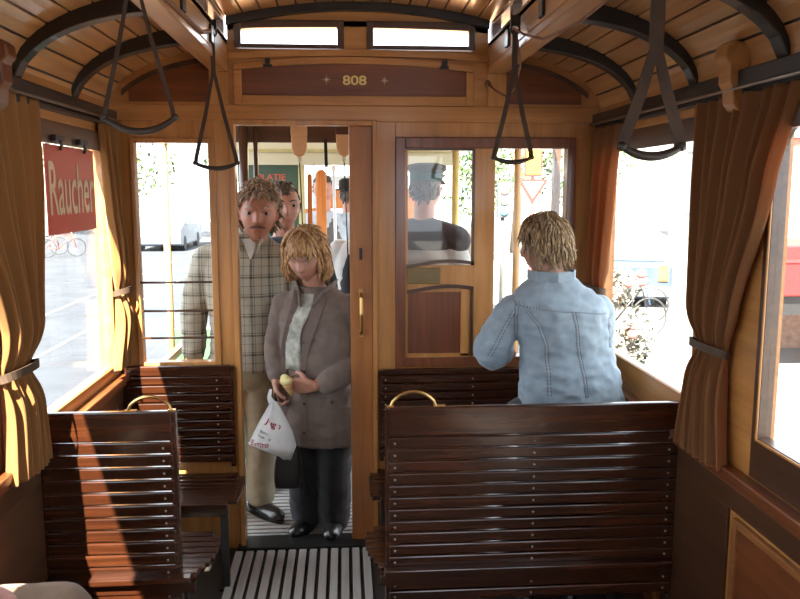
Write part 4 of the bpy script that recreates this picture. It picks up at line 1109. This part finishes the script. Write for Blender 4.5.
# ---- woman in the taupe jacket
def taupe_woman():
    R, M = person_root(-.140, 3.80, .006, -16, 'person with blond fringe and taupe jacket looking down, holding an ice cream cone')
    hd = Head((-.035, -.065, 1.405), (24, 0, 3), 1.10, 1)
    b = MB(); hd.add(b)
    b.limb([(0,.02,1.16), (-.01,.0,1.24), (-.02,-.02,1.33)], [.062,.054,.055])
    b.rings([(0,0,.66,.17,.12),(0,0,.80,.15,.11),(0,0,.95,.15,.11),(0,0,1.10,.155,.11),(0,0,1.20,.12,.07),(0,0,1.25,.05,.05)])
    la = [(.165,.0,1.15), (.20,.02,.90), (.05,-.19,.80)]; ra = [(-.165,0,1.15), (-.20,-.02,.94), (-.165,-.13,.79)]
    b.limb(la, [.05,.04,.028]); b.limb(ra, [.05,.04,.028])
    hand(b, (.03,-.20,.80), (-1,-.10,-.0), (0,-1,-.15), (0,-.25,1), 1.0, .95)
    hand(b, (-.165,-.135,.79), (.12,-.15,-1), (-.9,-.4,0), (.1,-1,0), .9, .9)
    for k in (-1, 1): b.limb([(k*.09,0,.70), (k*.075,-.01,.40), (k*.068,.02,.09)], [.08,.055,.04])
    b.sculpt('body', skin_pale, R, voxel=.005, smooth=2, M=M)
    hd.face(R, M, (hairm_brown, lipm), closed=True)
    def mask(d):
        if d.z < -.72: return 0
        if d.y < -.18:
            if d.z > .40: return .45
            if abs(d.x) > .86: return .6
            return 0
        return 1
    hair_cap(hd, R, M, hairm_blond, mask, n=420, L=.12, r=.0065, puff=1.13, seed=5, mess=.14, out=.22, down=1.15)
    # fringe and side locks
    rnd = random.Random(2); m = MB()
    for q in range(90):
        a = rnd.uniform(-1.0, 1.0); X = .078*math.sin(a)*hd.sc
        top_ = hd.surf(X*.7, .095*hd.sc, .014); mid = hd.surf(X*.95, .066*hd.sc, .013); end = hd.surf(X*1.02, (.040+rnd.uniform(-.006,.006))*hd.sc, .009)
        m.tube([top_, mid, end], [.006,.006,.002], 5)
    for k in (-1, 1):
        for q in range(70):
            t0 = rnd.uniform(-.04,.07); y = rnd.uniform(-.055,.06)
            y = abs(y)*.9 - .012; p0 = hd.P(k*.083*hd.sc, y, t0+.03); p1 = hd.P(k*(.098+rnd.uniform(0,.012)), y-.005, t0-.04); p2 = hd.P(k*(.103+rnd.uniform(-.01,.02)), y-.01, -.085+rnd.uniform(-.02,.02)); p3 = hd.P(k*(.088+rnd.uniform(-.015,.02)), y-.02, -.125+rnd.uniform(-.02,.02))
            m.tube([p0,p1,p2,p3], [.006,.0075,.007,.002], 5)
    m.xf(M).build('fringe', hairm_blond, R, smooth=True)
    j = MB(); j.rings([(0,0,.475,.215,.155),(0,0,.55,.215,.155),(0,0,.70,.205,.15),(0,0,.85,.190,.145),(0,0,1.0,.192,.145),(0,0,1.12,.19,.128),(0,0,1.19,.165,.095),(0,0,1.245,.095,.07)], sq=2.2)
    j.limb([(.155,0,1.145), (.210,.02,.90), (.10,-.16,.81)], [.075,.069,.053])
    j.limb([(-.155,0,1.145), (-.205,-.02,.94), (-.17,-.10,.83)], [.075,.066,.052])
    jk = j.sculpt('jacket', taupe, R, voxel=.008, smooth=4, rough=.012, rscale=.085, M=M)
    bv = bvh(jk)
    def on(x, z, off=.002, y0=-.6):
        h = bv.ray_cast(M @ Vector((x, y0, z)), M.to_3x3() @ Vector((0,1,0)))
        return (h[0] - (M.to_3x3() @ Vector((0,1,0)))*off) if h[0] else None
    # T-shirt showing between the open fronts
    us = MB(); rows = []
    for q in range(15):
        z = lerp(1.225, .86, q/14); w0, w1 = lerp(-.045, -.120, sm(q/9)), lerp(.035, -.035, sm(q/8))
        rows.append([on(lerp(w0, w1, i/6), z, .006) for i in range(7)])
    vs = [p if p is not None else M @ Vector((0,-.1,1)) for r_ in rows for p in r_]
    us.add(vs, [(j_*7+i, j_*7+i+1, (j_+1)*7+i+1, (j_+1)*7+i) for j_ in range(14) for i in range(6)])
    us.build('printed_shirt', greyt, R, smooth=True, solid=.004)
    for side_ in (0, 1):
        pts = []
        for q in range(15):
            z = lerp(1.235, .50 if side_ else .60, q/14)
            x = (lerp(.035, -.035, sm(min(1, q/7))) if side_ else lerp(-.045, -.120, sm(min(1, q/7)))) + (.012 if side_ else -.012)
            p = on(x, z, .007)
            if p: pts.append(p)
        MB().ribbon(pts, [.03+.03*max(0,1-q/6) for q in range(len(pts))], .006, (1,0,0)).build('lapel', taupe, R)
    for k in (-1, 1):
        pts = [M @ Vector((k*.085,.045,1.26)), M @ Vector((k*.088,-.03,1.255)), M @ Vector((k*.055,-.09,1.225)), M @ Vector((k*.03-.01,-.135,1.17))]
        MB().ribbon(pts, [.05,.055,.055,.02], .006, (k*.4,-.3,1)).build('collar', taupe, R)
    # pocket flap, buttons
    g = [on(x, z, .005) for x, z in ((.055,.73),(.175,.735),(.175,.69),(.055,.685))]
    if all(g): MB().add(g, [(0,1,2,3)]).build('pocket_flap', taupe, R, solid=.007)
    btn = plain('dark_button', (.05,.04,.035), .3)
    for x, z in ((-.018,1.0),(-.018,.86),(-.02,.70),(-.02,.56),(.115,.712)):
        p = on(x, z, .010)
        if p: MB().ell(p, (.009,.004,.009), nu=12, nv=6).build('button', btn, R, smooth=True)
    t = MB(); t.rings([(0,0,.72,.17,.125),(0,0,.60,.175,.13),(0,0,.5,.165,.12),(0,0,.46,.15,.10)])
    for k in (-1, 1): t.limb([(k*.085,0,.56), (k*.080,-.01,.34), (k*.072,.01,.07)], [.100,.085,.080])
    t.sculpt('trousers', blackcl, R, voxel=.009, smooth=4, rough=.009, rscale=.08, M=M)
    shoe(R, M, -.07, 0, 0, -.15, blackshoe); shoe(R, M, .075, 0, 0, .15, blackshoe)
    return M, hd
TM, thd = taupe_woman()

# ice cream cone in her hand
ic = TM @ Vector((-.072,-.252,.825))
r = thing('ice_cream_cone', ic - Vector((0,0,.05)), 'pale yellow ice cream in a wafer cone held by the person in taupe', 'ice cream')
ax = Vector((.35,.15,-1)).normalized()
MB().tube([ic + ax*.075, ic + ax*.04, ic], [.006,.016,.025], 14).build('wafer_cone', plain('wafer', (.45,.24,.09), .7, var=.3, scale=60), r, smooth=True)
MB().ell(ic - ax*.008, (.029,.029,.022), nu=18, nv=12).ell(ic - ax*.024, (.021,.021,.018), nu=18, nv=12).build('ice_cream', plain('vanilla_ice', (.80,.70,.30), .5, bump=.4), r, smooth=True)

# white carrier bag
bagm = plain('white_carrier_bag', (.72,.71,.69), .45, var=.06, scale=20, bump=.2)
bc = Vector((-.335, 3.52, .53))
r = thing('carrier_bag', bc, 'crumpled white carrier bag with red print hanging between the two people in the doorway', 'bag')
m = MB(); rows = [(.0, -.125, .075), (.03, -.118, .10), (.08, -.095, .085), (.14, -.065, .06), (.19, -.035, .035), (.225, -.012, .018)]
NN = 22; vs = []
for j, (z, a, bb_) in enumerate(rows):
    for i in range(NN):
        t = 2*PI*i/NN; c, s_ = math.cos(t), math.sin(t)
        x = (a+bb_)/2 + (bb_-a)/2*c; th = lerp(.045, .012, z/.225)
        k = 1 + .22*math.sin(t*5 + z*30) * (.3 + z*2)
        zz = z + (.035*c*(-1) if j == 0 else 0) + (-.018 if j < 2 and c > .6 else 0)
        vs.append(bc + Vector((x, th*s_*k + .006*math.sin(i*2.3+j*1.7), zz)))
fs = [tuple(range(NN-1,-1,-1)), tuple(range((len(rows)-1)*NN, len(rows)*NN))] + [(j*NN+i, j*NN+(i+1) % NN, (j+1)*NN+(i+1) % NN, (j+1)*NN+i) for j in range(len(rows)-1) for i in range(NN)]
bag = m.add(vs, fs).build('bag_body', bagm, r, smooth=True)
MB().ribbon([bc+Vector((-.005,0,.215)), bc+Vector((-.02,-.005,.25)), bc+Vector((-.012,0,.285))], [.035,.02,.012], .004, (1,0,0)).build('bag_handle', bagm, r)
bv = bvh(bag)
redink = plain('red_print', (.60,.06,.08), .5); darkink = plain('grey_print', (.18,.18,.2), .5)
def bag_text(s, w, h, x, z, mat, tilt=-.45):
    xd = Vector((math.cos(tilt), 0, math.sin(tilt))); ud = Vector((-math.sin(tilt), 0, math.cos(tilt)))
    o = text_mesh('print', s, mat, r, bc + Vector((x, -.2, z)), xd, ud, w, h, .0003, .01)
    og = ORIG[r.name]
    for v in o.data.vertices:
        p = v.co + og; hh = bv.ray_cast(Vector((p.x, bc.y-.3, p.z)), Vector((0,1,0)))
        v.co.y = (hh[0].y if hh[0] else bc.y-.04) - .0015 - og.y
bag_text('Jagd', .075, .035, -.045, .125, redink); bag_text('Bistro', .04, .013, -.065, .090, darkink); bag_text('Super 2000', .07, .014, -.075, .070, darkink); bag_text('Bistro', .08, .026, -.105, .028, redink, -.12)
# black handbag
r = thing('handbag', (-.275, 3.62, .24), 'black handbag with fringed lower edge hanging between the two people', 'bag')
MB().rings([(-.285,3.61,.31,.060,.03),(-.285,3.61,.36,.066,.035),(-.28,3.61,.45,.062,.03),(-.28,3.61,.50,.04,.02)], sq=3).build('bag_body', plain('black_bag_leather', (.014,.012,.012), .45), r, smooth=True)
MB().tube([(-.31,3.60,.50), (-.325,3.585,.66), (-.335,3.57,.78), (-.30,3.575,.66), (-.23,3.585,.50), (-.205,3.585,.28)], .006, 6).build('shoulder_strap', blackm, r, smooth=True)

# ---- generic standing person for the ones mostly hidden
def stander(x, y, z, rot, H, label, hairc, skinc, topc, legc, hrot=(0,0,0), hair='short', group=None, closed=False, sit=False, arms=None, extra=None, vox=.009, hsc=1.0, shoulders=.20, face=True):
    R, M = person_root(x, y, z, rot, label, group)
    k = H/1.75; hd = Head((0, -.03, 1.625*k), hrot, hsc)
    b = MB(); hd.add(b)
    b.limb([(0,.02,1.38*k), (0,0,1.48*k), (0,-.01,1.57*k)], [.065,.058,.058])
    b.rings([(0,0,.88*k,.15,.10),(0,0,1.1*k,.14,.10),(0,0,1.3*k,.165,.10),(0,0,1.41*k,.15,.07),(0,0,1.46*k,.06,.05)])
    A = arms or {-1: [(-shoulders+.02,0,1.38*k), (-.25,.03,1.12*k), (-.24,-.05,.88*k)], 1: [(shoulders-.02,0,1.38*k), (.25,.03,1.12*k), (.24,-.05,.88*k)]}
    for s_ in (-1, 1):
        b.limb(A[s_], [.052,.042,.03])
        w = Vector(A[s_][2]); d = (w - Vector(A[s_][1])).normalized(); hand(b, w, d, (s_,0,.2), (0,-1,0), .5)
        b.limb([(s_*.095,0,.86*k), (s_*.10,-.01,.47*k), (s_*.10,.03,.09)], [.085,.055,.04])
    b.sculpt('body', skinc, R, voxel=.007, smooth=3, M=M)
    if face: hd.face(R, M, (hairc, lipm, skinc))
    def mask(d):
        if d.z < -.45: return 0
        if d.y < -.12: return 1 if d.z > .62 else 0
        if abs(d.x) > .8 and d.z < 0 and d.y < .2: return 0
        return 1
    hair_cap(hd, R, M, hairc, mask, n=160, L=.03, r=.006, puff=1.06, seed=int(abs(x)*50), mess=.5, out=.25)
    s = MB(); s.rings([(0,0,.84*k,.185,.135),(0,0,1.0*k,.175,.13),(0,0,1.2*k,.19,.13),(0,0,1.33*k,shoulders+.005,.12),(0,0,1.405*k,shoulders-.02,.09),(0,0,1.455*k,.10,.07)], sq=2.2)
    for s_ in (-1, 1):
        a = A[s_]; e = Vector(a[1]).lerp(Vector(a[2]), .9)
        s.limb([a[0], a[1], e], [.074,.064,.048])
    top_ = s.sculpt('jacket', topc, R, voxel=vox, smooth=4, rough=.010, rscale=.1, M=M)
    t = MB(); t.rings([(0,0,.95*k,.155,.12),(0,0,.85*k,.17,.13),(0,0,.74*k,.16,.12)])
    for s_ in (-1, 1): t.limb([(s_*.095,0,.80*k), (s_*.10,-.01,.47*k), (s_*.10,.02,.10)], [.10,.078,.065])
    t.sculpt('trousers', legc, R, voxel=.010, smooth=3, rough=.007, M=M)
    shoe(R, M, -.10, -.01, .004, -.15, extra or blackshoe); shoe(R, M, .10, -.01, .004, .15, extra or blackshoe)
    return R, M, hd, top_
navy = cloth('dark_navy_cloth', (.03,.033,.042)); greyshoe = plain('grey_trainer', (.16,.165,.165), .5)
# man with glasses
gx = dict(x=-.285, y=4.36)
R, M, hd, tp = stander(-.345, 4.46, .006, 8, 1.75, 'person with cropped hair and thin glasses in a dark jacket, behind the person in plaid', hairm_dark, skin_pale, navy, blackcl, hrot=(4,0,6), extra=greyshoe, hsc=1.15)
m = MB()
for s_ in (-1, 1):
    c = hd.surf(s_*.031*hd.sc, .008, .012); m.tube([c + hd.R @ Vector((.021*math.cos(a), 0, .014*math.sin(a))) for a in [2*PI*q/16 for q in range(16)]], .0015, 6, closed=True)
    m.tube([hd.surf(s_*.053*hd.sc, .012, .006), hd.P(s_*.079*hd.sc, -.01, .014)], .0015, 6)
m.tube([hd.surf(-.011, .011, .008), hd.surf(.011, .011, .008)], .0015, 6)
m.xf(M).build('glasses', steel, R, smooth=True)
# open shirt collar, orange brown
bv = bvh(tp); rows = []
Md = M.to_3x3() @ Vector((0,1,0))
for q in range(9):
    z = lerp(1.42, 1.18, q/8); w_ = .055*(1-q/9)+.012
    rows += [((bv.ray_cast(M @ Vector((lerp(-w_, w_, i/4), -.6, z)), Md)[0]) or (M @ Vector((0,-.1,z)))) - Md*.006 for i in range(5)]
MB().add(rows, [(j*5+i, j*5+i+1, (j+1)*5+i+1, (j+1)*5+i) for j in range(8) for i in range(4)]).build('open_shirt', cloth('rust_brown_shirt', (.30,.13,.07)), R, smooth=True, solid=.004)

# person in white shirt and dark vest, nearly hidden by the door leaf
white = cloth('white_shirt_cloth', (.60,.58,.54), var=.05)
R, M, hd, tp = stander(.13, 4.74, .006, -25, 1.70, 'person in white shirt sleeves and dark waistcoat, mostly hidden behind the half-open door', hairm_dark, skin_pale, white, blackcl, hsc=1.0)
MB().rings([(0,0,.85,.19,.142),(0,0,1.1,.175,.138),(0,0,1.28,.165,.135),(0,0,1.36,.12,.10)], sq=2.3).sculpt('waistcoat', blackcl, R, voxel=.012, smooth=3, M=M)
# young person in the coupled car, and one with a hat behind
greyvest = cloth('grey_waistcoat_cloth', (.12,.11,.10)); paleshirt = cloth('pale_blue_shirt_cloth', (.42,.46,.50))
R, M, hd, tp = stander(-.175, 6.55, 0, 0, 1.86, 'young person with short brown hair in pale shirt and grey waistcoat inside the coupled car', hairm_dark, skin_pale, paleshirt, blackcl, hrot=(18,0,-10), hsc=1.05)
MB().rings([(.03,0,.90,.17,.142),(.03,0,1.2,.16,.138),(.04,0,1.38,.13,.13),(.07,0,1.5,.07,.09)], sq=2.3).sculpt('waistcoat', greyvest, R, voxel=.012, smooth=3, M=M)
R, M, hd, tp = stander(.04, 7.15, 0, 200, 1.80, 'person in a dark hat seen small inside the coupled car at the door edge', hairm_dark, skin_pale, navy, blackcl, hsc=1.0, face=False)
MB().lathe((.04, 7.15, 1.72), [(.13,0),(.13,.012),(.095,.015),(.09,.09),(.06,.11),(.001,.112)], 20).build('hat', blackm, R, smooth=True)

# conductor in cap seen through the glazed door, back three-quarters, looking away to the right
unif = cloth('pale_grey_uniform_cloth', (.42,.43,.42), var=.05); yoke = cloth('dark_uniform_yoke', (.03,.027,.03))
R, M, hd, tp = stander(.435, 4.28, .006, 150, 1.85, 'person in peaked cap and pale grey dark-shouldered tunic, seen through the glazed door', hairm_dark, skin_pale, unif, blackcl, hrot=(0,0,0), hsc=1.05,
   arms={-1: [(-.17,0,1.44), (-.235,-.03,1.17), (-.19,-.12,1.0)], 1: [(.17,0,1.44), (.235,-.03,1.17), (.19,-.12,1.0)]}, shoulders=.19)
MB().rings([(0,.01,1.395,.195,.130),(0,.012,1.45,.200,.128),(0,.01,1.49,.175,.105),(0,.0,1.52,.095,.08),(0,-.01,1.55,.07,.068)], sq=2.2).limb([(-.19,0,1.445), (0,.01,1.49), (.19,0,1.445)], [.084,.085,.084]).sculpt('dark_yoke', yoke, R, voxel=.010, smooth=3, M=M)
m = MB(); c = hd.c
m.rings([(0,-.03,c.z+.045,.086,.104),(0,-.03,c.z+.095,.090,.108)])
m.xf(M).build('cap_band', plain('green_cap_band', (.015,.05,.045), .7), R, smooth=True)
MB().rings([(0,-.03,c.z+.095,.092,.11),(0,-.03,c.z+.118,.105,.122),(0,-.03,c.z+.132,.102,.118),(0,-.03,c.z+.145,.06,.07)]).xf(M).build('cap_crown', cloth('grey_olive_cap', (.04,.038,.03)), R, smooth=True)
m = MB(); 
vs = []
for q in range(9):
    a = PI*(.15+.7*q/8)
    vs += [(.088*math.cos(a), -.03-.106*math.sin(a), c.z+.05), (.095*math.cos(a), -.03-.16*math.sin(a), c.z+.03)]
m.add(vs, [(2*q, 2*q+1, 2*q+3, 2*q+2) for q in range(8)]).xf(M).build('cap_peak', blackm, R, solid=.005)

# ---- woman in denim, back to us
denim = plain('light_blue_denim', (.25,.315,.37), .85, var=.16, scale=22, bump=.3, sheen=.2)
stitch = plain('dark_denim_seam', (.10,.13,.17), .8); stitch2 = plain('pale_stitching', (.42,.44,.45), .8)
def denim_woman():
    R, M = person_root(.825, 3.05, 0, 180, 'person with short ash-blond hair in a light denim jacket, back turned, behind the wide bench')
    # local frame: facing +Y world after the turn; local x is mirrored
    hd = Head((.022, -.045, 1.495), (8, 0, 48), 1.04, 1)
    b = MB(); hd.add(b)
    b.limb([(0,.03,1.26), (.005,.01,1.35), (.012,-.01,1.44)], [.065,.056,.056])
    b.rings([(-.06,0,.80,.16,.11),(-.08,0,.95,.15,.10),(-.06,0,1.1,.15,.10),(-.03,0,1.24,.15,.09),(-.01,0,1.31,.11,.06),(0,0,1.34,.06,.05)])
    la = [(.175,-.01,1.25), (.245,-.05,1.065), (.14,-.27,1.02)]; ra = [(-.19,-.01,1.26), (-.235,-.12,1.05), (-.20,-.30,1.02)]
    for a, k in ((la,1),(ra,-1)):
        b.limb([Vector(a[0])+Vector((-k*.02,0,-.01)), a[1], a[2]], [.040,.038,.03]); w = Vector(a[2]); hand(b, w, (Vector((-k*.2,-1,.0))), (0,0,1), (-k,0,0), .5, .95)
    for k in (-1, 1): b.limb([(k*.09,0,.80), (k*.095,-.01,.44), (k*.095,.02,.09)], [.085,.055,.04])
    b.sculpt('body', skin_pale, R, voxel=.006, smooth=2, M=M)
    hd.face(R, M, (hairm_brown, lipm, skin_pale))
    def mask(d):
        if d.z < -.80: return 0
        if d.y < -.25: return .8 if d.z > .45 else 0
        if abs(d.x) > .80 and -.60 < d.z < .05 and d.y < .05: return 0
        return 1
    hair_cap(hd, R, M, hairm_ash, mask, n=700, L=.075, r=.0048, puff=1.11, seed=11, mess=.32, out=.30, down=.9)
    j = MB()
    j.rings([(-.09,0,.78,.22,.15),(-.09,0,.88,.215,.14),(-.085,0,.97,.205,.135),(-.07,0,1.06,.190,.13),(-.05,.005,1.15,.19,.128),(-.035,.012,1.23,.195,.125),(-.02,.010,1.285,.185,.105),(-.005,.01,1.335,.135,.085),(0,.012,1.375,.085,.074),(0,.010,1.40,.070,.070)], sq=2.2)
    j.limb([(.155,0,1.240), (.235,-.04,1.07), (.15,-.24,1.03)], [.066,.072,.055])
    j.limb([(-.195,0,1.235), (-.235,-.12,1.06), (-.20,-.27,1.03)], [.066,.062,.052])
    jk = j.sculpt('denim_jacket', denim, R, voxel=.0065, smooth=4, rough=.012, rscale=.075, M=M)
    bv = bvh(jk)
    def proj(pts, off=.0005):     # world coords, shot from the camera side towards +Y
        return surf_line(bv, [Vector((x, 2.3, z)) for x, z in pts], (0,1,0), off)
    def seam(pts):
        fine = []
        for i in range(len(pts)-1):
            for q in range(8): fine.append((lerp(pts[i][0], pts[i+1][0], q/8), lerp(pts[i][1], pts[i+1][1], q/8)))
        fine.append(pts[-1]); L = proj(fine)
        if len(L) > 3:
            MB().tube(L, .0016, 6).build('seam', stitch2, R, smooth=True)
            # dashed top-stitching beside it
            m = MB()
            for dx in (-.006, .006):
                P_ = proj([(x+dx, z) for x, z in fine], .0004)
                for i in range(0, len(P_)-1):
                    a, b_ = P_[i], P_[i].lerp(P_[i+1], .5)
                    m.tube([a, b_], .0023, 4)
            m.build('stitching', stitch, R)
    cx = .825
    seam([(cx-.15,1.275),(cx-.06,1.262),(cx+.02,1.256),(cx+.10,1.250),(cx+.20,1.240)])
    seam([(cx-.115,1.25),(cx-.075,1.20),(cx-.045,1.12),(cx-.035,1.03),(cx-.025,.91)])
    seam([(cx+.055,1.255),(cx+.068,1.20),(cx+.080,1.10),(cx+.105,1.0),(cx+.120,.91)])
    seam([(cx-.15,1.29),(cx-.158,1.23),(cx-.150,1.15)])
    seam([(cx-.165,1.25),(cx-.215,1.15),(cx-.255,1.06)])
    seam([(cx+.215,1.22),(cx+.225,1.16),(cx+.225,1.10)])
    # collar
    MB().ribbon([M @ Vector(p) for p in ((.085,-.05,1.385),(.092,.01,1.388),(.070,.07,1.386),(0,.095,1.383),(-.070,.07,1.386),(-.092,.01,1.388),(-.085,-.05,1.385))], .038, .006, (0,0,1)).build('collar', denim, R, smooth=False)
    t = MB(); t.rings([(-.08,0,.90,.17,.11),(-.07,0,.84,.19,.12),(0,0,.76,.185,.14)])
    for k in (-1, 1): t.limb([(k*.095,0,.78), (k*.10,-.01,.44), (k*.10,.02,.09)], [.105,.08,.065])
    t.sculpt('trousers', navy, R, voxel=.012, smooth=3, M=M)
    shoe(R, M, -.10, -.01, .004, -.1, blackshoe); shoe(R, M, .10, -.01, .004, .1, blackshoe)
denim_woman()

# ---- seated passenger at the lower left edge, only knees in the picture
def knee_person():
    R, M = person_root(-.815, 1.50, 0, 180, 'seated person at the lower left edge, only taupe-clad knees in view')
    pant = cloth('taupe_trouser_cloth', (.15,.095,.06))
    hd = Head((0, .0, 1.16), (0,0,0), 1.0)
    b = MB(); hd.add(b); b.limb([(0,.03,.95), (0,.01,1.1)], [.06,.055])
    b.rings([(0,.03,.46,.16,.12),(0,.05,.6,.15,.11),(0,.05,.8,.15,.11),(0,.04,.93,.15,.08),(0,.03,.98,.06,.05)])
    for k in (-1, 1):
        b.limb([(k*.09,0,.50), (k*.062,-.48,.60), (k*.062,-.48,.12)], [.085,.06,.04])
        b.limb([(k*.13,.04,.90), (k*.145,.10,.70), (k*.11,-.02,.62)], [.05,.042,.03]); hand(b, (k*.11,-.02,.63), (-k*1,-.3,0), (0,0,1), (-k,0,0), .3)
    b.sculpt('body', skin_pale, R, voxel=.008, smooth=3, M=M)
    def mask(d): return 0 if (d.z < -.4 or (d.y < -.1 and d.z < .6)) else 1
    hair_cap(hd, R, M, hairm_dark, mask, n=100, L=.03, r=.006, puff=1.06, seed=9, mess=.5)
    s = MB(); s.rings([(0,.03,.44,.19,.15),(0,.05,.6,.175,.13),(0,.05,.8,.165,.125),(0,.04,.93,.15,.09),(0,.03,.98,.08,.06)])
    for k in (-1, 1): s.limb([(k*.12,.04,.90), (k*.135,.10,.70), (k*.12,.02,.64)], [.06,.05,.042])
    s.sculpt('shirt', cloth('pink_striped_cloth', (.52,.26,.23), var=.35), R, voxel=.012, smooth=3, M=M)
    t = MB(); t.rings([(0,0,.44,.19,.15),(0,0,.52,.18,.14),(0,0,.58,.15,.11)])
    for k in (-1, 1): t.limb([(k*.08,-.02,.52), (k*.062,-.46,.62), (k*.062,-.48,.45), (k*.062,-.48,.14)], [.10,.085,.08,.065])
    t.limb([(-.07,-.44,.625), (.07,-.44,.625)], [.085,.085]); t.limb([(-.07,-.30,.60), (.07,-.30,.60)], [.085,.085])
    t.sculpt('trousers', pant, R, voxel=.010, smooth=3, rough=.006, M=M)
    shoe(R, M, -.065, -.50, .004, 0, blackshoe); shoe(R, M, .065, -.50, .004, 0, blackshoe)
knee_person()

# ------------------------------------------------------------------ light, sky, camera
W = bpy.data.worlds.new('sky'); SC.world = W; W.use_nodes = True; nt = W.node_tree
bg = nt.nodes['Background']; bg.inputs[0].default_value = (.82,.90,1.0,1); bg.inputs[1].default_value = 2.3
sun = bpy.data.lights.new('sun', 'SUN'); sun.energy = 30.0; sun.angle = math.radians(.6); sun.color = (1,.93,.82)
so = bpy.data.objects.new('sun', sun); COL.objects.link(so)
so.rotation_euler = Vector((1, 3.3, -4.1)).to_track_quat('-Z', 'Y').to_euler(); so.location = (-6, -12, 20)
cam = bpy.data.cameras.new('camera'); cam.lens = 778*36/800; cam.sensor_width = 36; cam.clip_start = .05; cam.clip_end = 400
co = bpy.data.objects.new('camera', cam); COL.objects.link(co)
co.location = (0, 0, 1.72); co.rotation_euler = (PI/2 - math.atan(109/778), 0, -math.atan(55/778)); SC.camera = co
SC.view_settings.view_transform = 'Standard'; SC.view_settings.look = 'None'; SC.view_settings.gamma = 1
SC.view_settings.exposure = 1.45
SC.cycles.max_bounces = 10; SC.cycles.diffuse_bounces = 6; SC.cycles.transparent_max_bounces = 16
SC.cycles.sample_clamp_indirect = 8
